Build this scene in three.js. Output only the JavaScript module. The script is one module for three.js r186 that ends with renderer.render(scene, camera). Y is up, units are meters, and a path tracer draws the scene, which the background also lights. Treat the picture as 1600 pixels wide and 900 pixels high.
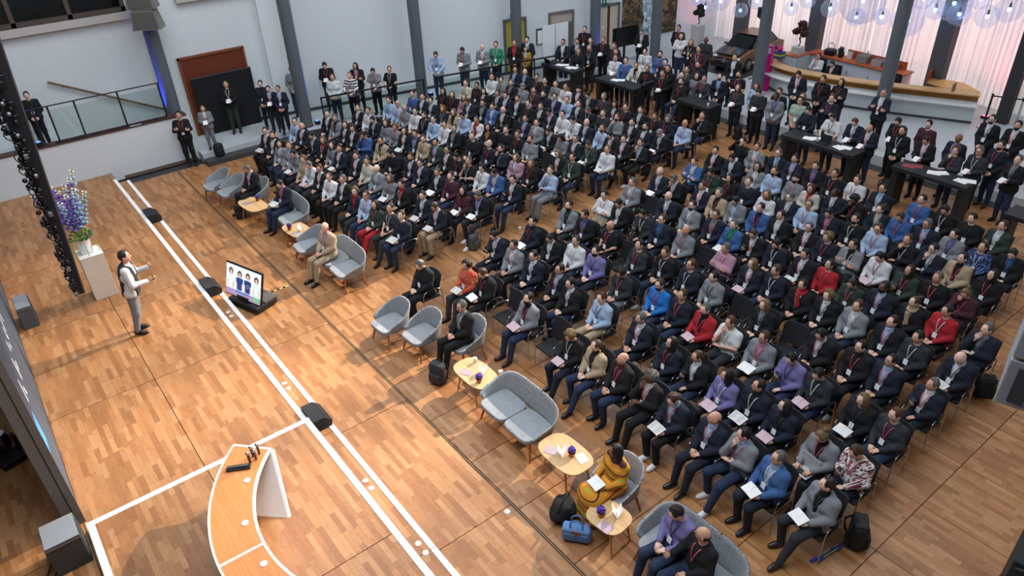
import * as THREE from 'three';
import { mergeGeometries, mergeVertices } from 'three/addons/utils/BufferGeometryUtils.js';
import { RoundedBoxGeometry } from 'three/addons/geometries/RoundedBoxGeometry.js';
import { RectAreaLightUniformsLib } from 'three/addons/lights/RectAreaLightUniformsLib.js';

// ---------------------------------------------------------------- camera, lights, exposure
const scene = new THREE.Scene();
scene.background = new THREE.Color(0x0b0c10);
const camera = new THREE.PerspectiveCamera(43.01, 16 / 9, 0.1, 120);
camera.position.set(0, 8.8, 0);
{
  const yaw = 0.635254, pitch = 0.572157, roll = -0.04504;
  const f = new THREE.Vector3(Math.sin(yaw) * Math.cos(pitch), -Math.sin(pitch), -Math.cos(yaw) * Math.cos(pitch));
  const r = new THREE.Vector3(Math.cos(yaw), 0, Math.sin(yaw));
  const u = new THREE.Vector3().crossVectors(r, f);
  camera.up.copy(r).multiplyScalar(-Math.sin(roll)).addScaledVector(u, Math.cos(roll));
  camera.lookAt(f.add(camera.position));
}
const renderer = new THREE.WebGLRenderer({ antialias: true });
renderer.toneMapping = THREE.LinearToneMapping;
renderer.toneMappingExposure = 1.0;
renderer.shadowMap.enabled = true;
RectAreaLightUniformsLib.init();

const CEIL = 12.6;
// unseen ceiling panels added as soft fill light: [x, z, width along x, width along z, radiance]
const FILL_PANELS = [[2.5, -6, 8, 8, 6.2], [4.5, -17, 8, 8, 3.9], [16, -5, 8, 8, 1.5], [16, -17, 8, 8, 4.0]];
// stage profile spots on a bar behind the audience: [z, aim x, aim z, candela]
const STAGE_SPOTS = [[-20.5, 1.0, -20.5, 350], [-17.5, 1.0, -16.5, 1100], [-14, 1.2, -12.6, 2300], [-10.5, 1.2, -9.4, 2200], [-7.5, 1.4, -6.2, 1400]];

// ---------------------------------------------------------------- helpers
let seed = 7;
const rnd = () => { seed = (seed * 1664525 + 1013904223) >>> 0; return seed / 4294967296; };
const rr = (a, b) => a + (b - a) * rnd();
const names = {};
function numbered(n) { if (!(n in names)) { names[n] = 0; return n; } names[n]++; return n + '_' + String(names[n]).padStart(3, '0'); }
const cv = h => new THREE.Color(h);
function mat(color, rough = 0.85, extra = {}) { return new THREE.MeshStandardMaterial({ color: cv(color), roughness: rough, ...extra }); }
function obj(name, geo, m, parent) {
  const o = new THREE.Mesh(geo, m); o.castShadow = o.receiveShadow = true;
  if (parent) { o.name = name; parent.add(o); } else { o.name = numbered(name); scene.add(o); }
  return o;
}
function tag(o, label, category, group) { o.userData.label = label; o.userData.category = category; if (group) o.userData.group = group; return o; }
function struct(name, geo, m, label, category) { const o = new THREE.Mesh(geo, m); o.name = name; o.castShadow = o.receiveShadow = true; scene.add(o); o.userData.kind = 'structure'; if (label) { o.userData.label = label; o.userData.category = category; } return o; }
function thing(name, label, category, x = 0, y = 0, z = 0, turn = 0, group) {
  const o = new THREE.Group(); o.name = numbered(name); o.position.set(x, y, z); o.rotation.y = turn; scene.add(o);
  return tag(o, label, category, group);
}
const box = (w, h, d, x = 0, y = 0, z = 0) => new THREE.BoxGeometry(w, h, d).translate(x, y, z);
const rbox = (w, h, d, r, x = 0, y = 0, z = 0, s = 2) => new RoundedBoxGeometry(w, h, d, s, r).translate(x, y, z);
const cyl = (r1, r2, h, x = 0, y = 0, z = 0, n = 16) => new THREE.CylinderGeometry(r1, r2, h, n).translate(x, y, z);
const merge = a => mergeGeometries(a.map(g => { const q = g.index ? g.toNonIndexed() : g; for (const k of Object.keys(q.attributes)) if (!['position', 'normal', 'uv'].includes(k)) q.deleteAttribute(k); return q; }));
const P3 = (x, y, z) => new THREE.Vector3(x, y, z);
function bar(a, b, r, n = 6, r2) {
  const A = P3(...a), B = P3(...b), d = B.clone().sub(A), g = new THREE.CylinderGeometry(r2 ?? r, r, d.length(), n);
  g.applyQuaternion(new THREE.Quaternion().setFromUnitVectors(P3(0, 1, 0), d.clone().normalize()));
  return g.translate((A.x + B.x) / 2, (A.y + B.y) / 2, (A.z + B.z) / 2);
}
const tube = (pts, r, seg = 16, rad = 6, closed = false) => new THREE.TubeGeometry(new THREE.CatmullRomCurve3(pts.map(p => P3(...p)), closed, 'centripetal'), seg, r, rad, closed);
function extrude(pts, h, bevel = 0, seg = 1, cs = 12) {       // polygon in x,z raised along y from 0 to h
  const s = new THREE.Shape(pts.map(p => new THREE.Vector2(p[0], -p[1])));
  const g = new THREE.ExtrudeGeometry(s, { depth: h - 2 * bevel, bevelEnabled: bevel > 0, bevelThickness: bevel, bevelSize: bevel, bevelOffset: -bevel, bevelSegments: seg, curveSegments: cs });
  return g.rotateX(-Math.PI / 2).translate(0, bevel, 0);
}
const superellipse = (a, b, e, n = 28) => Array.from({ length: n }, (_, i) => { const t = i / n * 2 * Math.PI, c = Math.cos(t), s = Math.sin(t); return [a * Math.sign(c) * Math.abs(c) ** (2 / e), b * Math.sign(s) * Math.abs(s) ** (2 / e)]; });
function canvasTex(w, h, draw, rx = 1, ry = 1) {
  const c = document.createElement('canvas'); c.width = w; c.height = h; draw(c.getContext('2d'), w, h);
  const t = new THREE.CanvasTexture(c); t.colorSpace = THREE.SRGBColorSpace; t.wrapS = t.wrapT = THREE.RepeatWrapping; t.repeat.set(rx, ry); return t;
}
function dataTex(n, f, srgb = true) {
  const d = new Uint8Array(n * n * 4);
  for (let y = 0; y < n; y++) for (let x = 0; x < n; x++) { const c = f(x, y), i = (y * n + x) * 4; d[i] = c[0]; d[i + 1] = c[1]; d[i + 2] = c[2]; d[i + 3] = 255; }
  const t = new THREE.DataTexture(d, n, n); t.wrapS = t.wrapT = THREE.RepeatWrapping; t.magFilter = THREE.LinearFilter; t.minFilter = THREE.LinearMipmapLinearFilter; t.generateMipmaps = true;
  if (srgb) t.colorSpace = THREE.SRGBColorSpace; t.needsUpdate = true; return t;
}
const hash = (a, b) => { let h = (a * 374761393 + b * 668265263) | 0; h = Math.imul(h ^ (h >>> 13), 1274126177); return ((h ^ (h >>> 16)) >>> 0) / 4294967296; };

// ---------------------------------------------------------------- shared surface materials
// strip parquet: laths 7 cm wide, 46 cm long, tile of 4.13 x 4.14 m
function parquet(tones, wear) {
  const N = 2048, cols = 50, per = 10;
  return dataTex(N, (x, y) => {
    const c = Math.floor(x / N * cols), fx = x / N * cols - c, off = hash(c, 3) * per, v = (y / N * per + off), k = Math.floor(v) % per, fy = v - Math.floor(v);
    const h = hash(c, k + 11), t = tones[Math.floor(h * tones.length)];
    const grain = (hash(x, Math.floor(y / 42)) - .5) * 13 + (hash(Math.floor(x / 3), Math.floor(y / 150)) - .5) * 12 + (hash(x, y) - .5) * 7;
    const seam = (fx < .03 || fy < .007) ? .80 : 1, sc = hash(Math.floor(x / 19), Math.floor(y / 23)) > 1 - wear ? .95 : 1, lt = .955 + .09 * hash(c + 7, k + 5);
    return t.map(q => Math.max(0, Math.min(255, (q * lt + grain) * seam * sc)));
  });
}
const TEX_FLOOR = parquet([[163, 113, 69], [156, 106, 63], [169, 120, 76], [148, 99, 58], [175, 127, 83]], .07);
const MF_FLOOR = new THREE.MeshStandardMaterial({ map: TEX_FLOOR, roughness: .43 });
const TEX_PALE = dataTex(512, (x, y) => { const n = (hash(x, y) - .5) * 10 + (hash(x >> 3, y >> 3) - .5) * 8 + (hash(x >> 6, y >> 6) - .5) * 6; return [188 + n, 192 + n, 193 + n]; });
const TEX_WALL = dataTex(512, (x, y) => { const n = (hash(x, y) - .5) * 5 + (hash(x >> 4, y >> 4) - .5) * 3; return [214 + n, 219 + n, 220 + n]; });
const M = {
  pale: new THREE.MeshStandardMaterial({ map: TEX_PALE, roughness: .4 }),
  wall: new THREE.MeshStandardMaterial({ map: TEX_WALL, roughness: .92 }),
  white: mat('#e9e9e6', .6), whiteTape: mat('#f4f4f2', .55), black: mat('#101114', .6), blackGloss: mat('#0c0d10', .25), darkMetal: mat('#26282b', .5, { metalness: .5 }),
  column: mat('#5a5f64', .6), stone: mat('#3b3d3e', .6), chrome: mat('#c9ccd0', .22, { metalness: 1 }), steel: mat('#8b8f93', .38, { metalness: .9 }),
  felt: mat('#a2a6a9', .95), oak: mat('#c79a63', .5), oakLight: mat('#dcb684', .5), paper: mat('#eceae6', .8), copper: mat('#b5652f', .3, { metalness: .9 }),
  rubber: mat('#17181a', .8), glass: new THREE.MeshPhysicalMaterial({ color: 0xeef4f2, roughness: .04, transmission: 1, thickness: 0, ior: 1.45 }),
};
{ // felt and oak get grain of their own
  M.felt.map = dataTex(256, (x, y) => { const n = (hash(x, y) - .5) * 44 + (hash(x >> 2, y >> 2) - .5) * 16; return [236 + n, 236 + n, 236 + n]; });
  const g = dataTex(512, (x, y) => { const n = (hash(x >> 1, y >> 6) - .5) * 26 + (hash(x >> 4, 5) - .5) * 18 + (hash(x, y) - .5) * 6; return [232 + n, 228 + n, 222 + n]; });
  M.oak.map = g; M.oakLight.map = g;
}
function scaleUV(g, sx, sy) { const u = g.attributes.uv; for (let i = 0; i < u.count; i++) u.setXY(i, u.getX(i) * sx, u.getY(i) * sy); return g; }
function floorUV(g, ox = 0, oz = 0, s = 4.135) { const p = g.attributes.position, u = g.attributes.uv; for (let i = 0; i < p.count; i++) u.setXY(i, (p.getX(i) + ox) / s, (p.getZ(i) + oz + p.getY(i)) / s); return g; }
function wallUV(g, s = 2) { const p = g.attributes.position, u = g.attributes.uv; for (let i = 0; i < p.count; i++) u.setXY(i, (p.getX(i) + p.getZ(i)) / s, p.getY(i) / s); return g; }
// ---------------------------------------------------------------- the hall
const X0 = -8, X1 = 30, Z0 = -26.5, Z1 = 7;
{
  const base = struct('floor', box(X1 - X0, .3, Z1 - Z0, (X0 + X1) / 2, -.19, (Z0 + Z1) / 2), M.stone);
  // lifting floor panels of the hall, each a board of its own, joints between them
  const variants = [];
  const panel = (w, d, m, x, y, z, h = .05) => {
    const key = w.toFixed(3) + '_' + d.toFixed(3) + h, L = variants[key] ||= [0, 1, 2, 3, 4].map(i => floorUV(box(w - .012, h, d - .012, 0, -h / 2, 0), i * 1.37, i * 2.11));
    const o = obj('floor_panel', L[Math.floor(rnd() * 5)], m, base); o.position.set(x, y, z); return o;
  };
  const xs = [4.40]; xs.push(5.3); while (xs[xs.length - 1] < 19) xs.push(xs[xs.length - 1] + 1.25); xs[xs.length - 1] = 19.62;
  const zs = []; for (let z = 1.45; z > -23; z -= 1.25) zs.push(z); zs.push(-23.1);
  for (let i = 0; i + 1 < xs.length; i++) for (let j = 0; j + 1 < zs.length; j++) panel(xs[i + 1] - xs[i], zs[j] - zs[j + 1], MF_FLOOR, (xs[i] + xs[i + 1]) / 2, 0, (zs[j] + zs[j + 1]) / 2);
  // forestage boards between the step and the cable track
  const zf = [1.5, -3.1, -6.2, -9.3, -12.45, -15.6, -18.6, -21.3, -23.1];
  for (let j = 0; j + 1 < zf.length; j++) panel(1.33, zf[j] - zf[j + 1], MF_FLOOR, 3.695, 0, (zf[j] + zf[j + 1]) / 2);
  obj('cable_track', box(.02, .04, 24.6, 4.38, -.021, -10.8), mat('#7a6650', .5), base);
  obj('stone_strip', box(.38, .05, 21, 19.81, -.023, -10.2), M.stone, base);

  // stage: low step and deck, boards with white nosings
  const st = struct('trim_1', box(.3, .1, 24.6, 2.87, .05, -10.8), M.stone, 'low wooden step with white edge along the stage', 'step');
  for (let j = 0; j + 1 < zf.length; j++) { const L = zf[j] - zf[j + 1]; const o = obj('step_board', floorUV(box(.29, .02, L - .01, 0, 0, 0), j, j * 2), MF_FLOOR, st); o.position.set(2.86, .11, (zf[j] + zf[j + 1]) / 2); const n = obj('white_nosing', box(.085, .008, L - .012), M.whiteTape, st); n.position.set(2.975, .124, (zf[j] + zf[j + 1]) / 2); }
  const dk = struct('trim_2', box(10.5, .22, 25, -2.58, .11, -11.1), M.stone, 'raised parquet stage deck with white front edge', 'stage');
  const xd = [-7.8, -4.4, -2.6, -.85, .93, 2.68], zd = [1.4, -3.1, -6.2, -9.3, -12.55, -15.7, -18.6, -21.35, -23.6];
  for (let i = 0; i + 1 < xd.length; i++) for (let j = 0; j + 1 < zd.length; j++) { const w = xd[i + 1] - xd[i], L = zd[j] - zd[j + 1]; const o = panel(w, L, MF_FLOOR, (xd[i] + xd[i + 1]) / 2, .28, (zd[j] + zd[j + 1]) / 2); o.name = 'deck_board'; dk.add(o); }
  for (let j = 0; j + 1 < zd.length; j++) { const z1 = Math.max(zd[j + 1], -23.0), L = zd[j] - z1; const n = obj('white_nosing', box(.09, .008, L - .012), M.whiteTape, dk); n.position.set(2.63, .284, (zd[j] + z1) / 2); }
  // desk platform on the deck
  const pf = struct('trim_3', box(3.44, .11, 12, .92, .335, -3.55), M.stone, 'desk platform with white border on the stage', 'platform');
  for (let i = 0; i < 2; i++) for (let j = 0; j < 4; j++) { const o = panel(1.72, 3, MF_FLOOR, .06 + 1.72 * i, .43, -8.05 + 3 * j); o.name = 'platform_board'; pf.add(o); }
  obj('white_nosing', box(3.46, .01, .095, .92, .432, -9.5), M.whiteTape, pf); obj('white_nosing', box(.095, .01, 11.9, -.76, .432, -3.5), M.whiteTape, pf); obj('white_nosing', box(.095, .01, 11.9, 2.6, .432, -3.5), M.whiteTape, pf);
  // white floor discs
  for (const [x, y, z] of [[4.24, 0, -6.12], [2.83, .12, -7.95], [2.83, .12, -7.75], [2.5, .28, -6.4], [2.85, .12, -6.4], [2.85, .12, -6.2], [2.8, .12, -11.05], [2.8, .12, -10.87], [2.82, .12, -14.1], [2.82, .12, -13.9]])
    tag(obj('floor_socket_cover', cyl(.045, .045, .008, x, y + .004, z, 18), mat('#dcdcd4', .5)), 'small white round socket cover set in the floor', 'cover', 'white floor covers near the stage edge');
  const tp = thing('hazard_tape', 'yellow and black striped cable tape behind the screen', 'tape', 0, 0, 0);
  for (let i = 0; i < 9; i++) { const t = i / 9, o = obj(i % 2 ? 'black_stripe' : 'yellow_stripe', box(.075, .006, .05), mat(i % 2 ? '#1b1b1a' : '#e3d27a', .6), tp); o.position.set(3.69 + .62 * t + .035, .004, -14.45 + .01 * t); }
}
// surrounding raised stone floor
const edge = X => X < 8.5 ? -23.1 : -22.75 + .2 * (X - 8.5), wallZ = X => X < 8.5 ? -24.9 : -24.75 + .2024 * (X - 8.5), XC = 27.6;
{
  const a = [[5.25, -23.1], [8.5, -23.1], [8.5, -22.75], [20, edge(20)], [20, 1.5], [XC + 1, 1.5], [XC + 1, wallZ(XC + 1) - .3], [8.5, -25.2], [5.25, -25.2]];
  const g = extrude(a, .3); floorUV(g, 0, 0, 2);
  const f2 = struct('floor_002', g, M.pale, 'pale polished stone floor raised around the hall', 'floor');
  obj('dark_step', extrude([[5.25, -23.1], [8.5, -23.1], [8.5, -22.7], [5.25, -22.7]], .14), M.stone, f2);
  obj('riser_shade', extrude([[8.5, -22.77], [19.98, -20.47], [19.98, -20.42], [8.5, -22.72]], .29), M.stone, f2);  // shade on the walkway riser, put in as a dark strip
  obj('white_riser', box(.03, .3, 21.8, 19.985, .15, -9.5), M.white, f2);
}
{ // walls and ceiling
  struct('wall_back', wallUV(box(16.8, 13, .3, .2, 6.3, -25.05)), M.wall, 'tall pale plaster wall behind the stair gallery', 'wall');
  const L = Math.hypot(20.5, 4.15), w2 = struct('wall_back_002', wallUV(box(L, 13, .3, L / 2, 6.3, -.15)), M.wall, 'tall pale plaster wall with doors and poster', 'wall');
  w2.position.set(8.5, 0, -24.75); w2.rotation.y = Math.atan2(-4.15, 20.5);
  struct('wall_left', wallUV(box(.3, 13, Z1 - Z0, X0 - .15, 6.3, (Z0 + Z1) / 2)), mat('#3a3c3f', .9));
  struct('wall_front', wallUV(box(X1 - X0, 13, .3, (X0 + X1) / 2, 6.3, Z1 + .15)), M.wall);
  struct('wall_right', wallUV(box(.3, 13, Z1 - Z0, X1 - .15, 6.3, (Z0 + Z1) / 2)), M.wall);
  struct('ceiling', box(X1 - X0, .3, Z1 - Z0, (X0 + X1) / 2, CEIL + .3, (Z0 + Z1) / 2), mat('#c9cbcc', .9));
  struct('baseboard_back', box(12.2, .1, .03, L / 2 - 5, .35, .02), M.stone); const bb = scene.children[scene.children.length - 1]; bb.position.copy(w2.position); bb.rotation.copy(w2.rotation);
  // added ceiling panels with their fill light
  FILL_PANELS.forEach(([x, z, w, d, I]) => {
    const t = thing('added_light_panel', 'large glowing panel added at the ceiling to light the hall', 'light panel', x, CEIL, z, 0, 'added ceiling light panels');
    obj('diffuser', box(w, .04, d, 0, .1, 0), new THREE.MeshStandardMaterial({ color: 0xffffff, emissive: 0xf2f6ff, emissiveIntensity: .8 }), t);
    const l = new THREE.RectAreaLight(0xe6f2ff, I, w, d); l.position.set(0, .06, 0); l.rotation.x = -Math.PI / 2; t.add(l);
  });
  // stage profile spots on their bar
  const tr = thing('lighting_bar', 'black lighting bar above the back rows', 'lighting bar', 20, 10.1, -14); obj('bar', bar([0, 0, 7.8], [0, 0, -7.2], .035, 10), M.black, tr); for (const z of [-6.8, 0, 7]) obj('suspension', bar([0, 0, z], [0, CEIL + .1 - 10.1, z], .012), M.black, tr);
  STAGE_SPOTS.forEach(([z, ax, az, I]) => {
    const t = thing('profile_spotlight', 'black profile spotlight aimed at the stage', 'spotlight', 20, 9.75, z, 0, 'profile spotlights on the bar');
    const d = P3(ax - 20, -9.75, az - z).normalize();
    const g = new THREE.CylinderGeometry(.13, .1, .5, 18, 1, true); g.applyQuaternion(new THREE.Quaternion().setFromUnitVectors(P3(0, 1, 0), d));
    obj('housing', g, M.black, t); obj('yoke', bar([0, .35, 0], [0, 0, 0], .02), M.black, t);
    const lens = new THREE.CircleGeometry(.12, 20); lens.applyQuaternion(new THREE.Quaternion().setFromUnitVectors(P3(0, 0, 1), d)); lens.translate(d.x * .2, d.y * .2, d.z * .2);
    obj('lens', lens, new THREE.MeshStandardMaterial({ color: 0xffffff, emissive: 0xfff0dc, emissiveIntensity: 3 }), t);
    const s = new THREE.SpotLight(0xffeedd, I, 0, .17, .45, 2); s.position.set(d.x * .3, d.y * .3, d.z * .3); s.target.position.set(ax - 20, -9.75, az - z); s.castShadow = true; s.shadow.radius = 2; s.shadow.mapSize.set(2048, 2048); t.add(s, s.target);
  });
}
// columns with coloured uplights
const UPL = [], blueAim = x => x < 6 ? .25 : -.22;
function column(x, z, y0, r, label, blue) {
  const t = thing('column', label, 'column', x, y0, z, 0, 'grey round columns'); t.userData.kind = 'structure';
  obj('shaft', cyl(r, r, CEIL - y0, 0, (CEIL - y0) / 2, 0, 28), M.column, t); obj('foot_ring', cyl(r + .015, r + .015, .02, 0, .01, 0, 28), M.darkMetal, t);
  if (blue) UPL.push([x + blue[0], y0, z + blue[1], blue[2]]);
}
column(5.05, -24.3, 1.0, .21, 'grey round column at the end of the stair gallery with a loudspeaker high up', [-.34, .12, 130]);
column(8.8, -23.15, .3, .2, 'grey round column beside the walkway railing end', [.34, .1, 90]);
column(13.25, -22.95, .3, .2, 'grey round column between the two walkway railings', [.3, .1, 24]);
column(17.1, -22.2, .3, .2, 'grey round column beside the yellow door');
column(20.4, -21.45, .3, .2, 'grey round column beside the white partition board, washed blue', [.05, .3, 50]);
column(22.35, -20.05, .3, .2, 'grey round column in front of the large photo poster');
column(21.98, -14.9, .3, .2, 'grey round column beside the pink sign and the parked car');
column(22.6, -10.75, .3, .2, 'grey round column in front of the reception desk');
UPL.push([1.2, 1.5, -23.72, 10]);
for (const [x, y, z, I] of UPL) {
  const t = thing('blue_uplight', 'small black floor lamp throwing blue light up a column', 'uplight', x, y, z, 0, 'blue uplights');
  obj('housing', rbox(.16, .12, .16, .02, 0, .07, 0), M.black, t); obj('lens', cyl(.06, .06, .01, 0, .136, 0, 16), new THREE.MeshStandardMaterial({ color: 0x4060ff, emissive: 0x5577ff, emissiveIntensity: 3 }), t);
  const s = new THREE.SpotLight(0x3350ff, I, 0, .2, .7, 2); s.position.set(0, .16, 0); s.target.position.set(blueAim(x), 3, -.1); s.castShadow = true; s.shadow.radius = 2; t.add(s, s.target);
}
{ // stair gallery behind the white parapet
  const p = struct('wall_left_002', wallUV(box(13.25, 1.46, .2, -1.4, .73, -23.7)), M.wall, 'white parapet wall of the stair gallery beside the stage', 'wall');
  obj('ledge', box(13.25, .035, .34, -1.4, 1.477, -23.74), mat('#4b2f28', .55), p);
  obj('end_face', box(.04, 1.46, .22, 5.24, .73, -23.7), M.white, p); obj('skirting', box(2.2, .1, .02, 4.1, .05, -23.59), mat('#6b5a4c', .7), p);
  const f = struct('floor_003', box(9.8, .2, 1.2, -3.1, 1.2, -24.35), M.pale, 'pale gallery landing at the top of the stairs', 'floor');
  const stp = thing('stair', 'pale stone stair running down behind the glass railing', 'stair', 1.8, 0, -24.35); stp.userData.kind = 'structure';
  for (let i = 0; i < 6; i++) obj('step', box(.5, 1.3 - .17 * (i + 1), 1.1, .25 + .5 * i, (1.3 - .17 * (i + 1)) / 2, 0), M.pale, stp);
  const hr = thing('handrail', 'wooden handrail sloping down the gallery wall', 'handrail', 0, 0, -24.8); obj('rail', bar([2.05, 2.9, 0], [4.9, 1.42, 0], .032, 10), mat('#6e5236', .5), hr);
  for (const t of [.12, .4, .66, .92]) obj('bracket', bar([2.05 + 2.85 * t, 2.88 - 1.48 * t, 0], [2.05 + 2.85 * t, 2.80 - 1.48 * t, -.09], .01), M.steel, hr);
  const r = thing('glass_railing', 'glass railing with dark posts on the gallery parapet', 'railing', 0, 1.49, -23.74);
  obj('top_rail', bar([.6, 1.04, 0], [4.75, 1.04, 0], .018, 8), M.darkMetal, r);
  for (const x of [1.35, 1.72, 2.4, 3.55, 4.7]) obj('post', box(.05, 1.04, .012, x, .52, 0), M.darkMetal, r);
  for (const [a, b] of [[1.75, 2.37], [2.43, 3.52], [3.58, 4.67]]) obj('pane', box(b - a, .84, .01, (a + b) / 2, .5, 0), M.glass, r);
  const cb = thing('cable_run', 'black cables and clamps lying along the parapet ledge', 'cables', 0, 1.5, -23.66); for (let k = 0; k < 3; k++) obj('cable', tube(Array.from({ length: 12 }, (_, i) => [1.6 + i * .28, .012, (hash(i, k) - .5) * .12]), .011, 40, 5), M.rubber, cb);
  for (let k = 0; k < 7; k++) obj('clamp', rbox(.09, .05, .05, .01, 1.8 + k * .42 + hash(k, 1) * .1, .03, .02), M.black, cb);
  tag(obj('paper_sheet', box(.34, .004, .1, 3.75, 1.5, -23.64), M.paper), 'white paper sheet on the gallery ledge', 'paper');
  // upper windows
  for (const [n, a, b, y0] of [[1, -2.5, 4.62, 4.45], [2, 6.2, 13, 4.65]]) {
    const w = thing('window_' + n, n === 1 ? 'dark window band high above the stair gallery' : 'dark window band high above the brown door', 'window', (a + b) / 2, y0, -24.9); w.name = 'window_' + n; w.userData.kind = 'structure';
    const W = b - a, H = 2.4; obj('pane', box(W, H, .02, 0, H / 2, .0), mat('#0c1112', .12), w);
    obj('frame', merge([box(W + .1, .12, .1, 0, .06, .03), box(W + .1, .12, .1, 0, H, .03), box(.12, H, .1, -W / 2, H / 2, .03), box(.12, H, .1, W / 2, H / 2, .03)]), mat('#4a4038', .6), w);
    for (let k = 1; k < 5; k++) obj('mullion', box(.12, H, .1, -W / 2 + W * k / 5, H / 2, .03), mat('#4a4038', .6), w);
    obj('sill', box(W + .4, .2, .2, .1, -.12, .08), mat('#b9b4ae', .8), w);
  }
  const d = thing('door_1', 'brown wooden double door leaf behind the black board', 'door', 6.75, .3, -24.9); d.name = 'door_1'; d.userData.kind = 'structure';
  obj('leaf', box(2.0, 2.45, .06, 0, 1.225, .02), mat('#6a2f1b', .45), d); obj('frame', merge([box(.07, 2.52, .12, -1.03, 1.26, .03), box(.07, 2.52, .12, 1.03, 1.26, .03), box(2.13, .07, .12, 0, 2.5, .03)]), mat('#7d4424', .5), d);
  const b = thing('display_board', 'large black board leaning in front of the brown door', 'board', 6.85, .3, -24.66); obj('panel', box(1.95, 1.88, .05, 0, .94, 0), mat('#0f1012', .9), b); obj('edge_trim', box(1.95, .02, .055, 0, 1.885, 0), M.steel, b);
}
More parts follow.
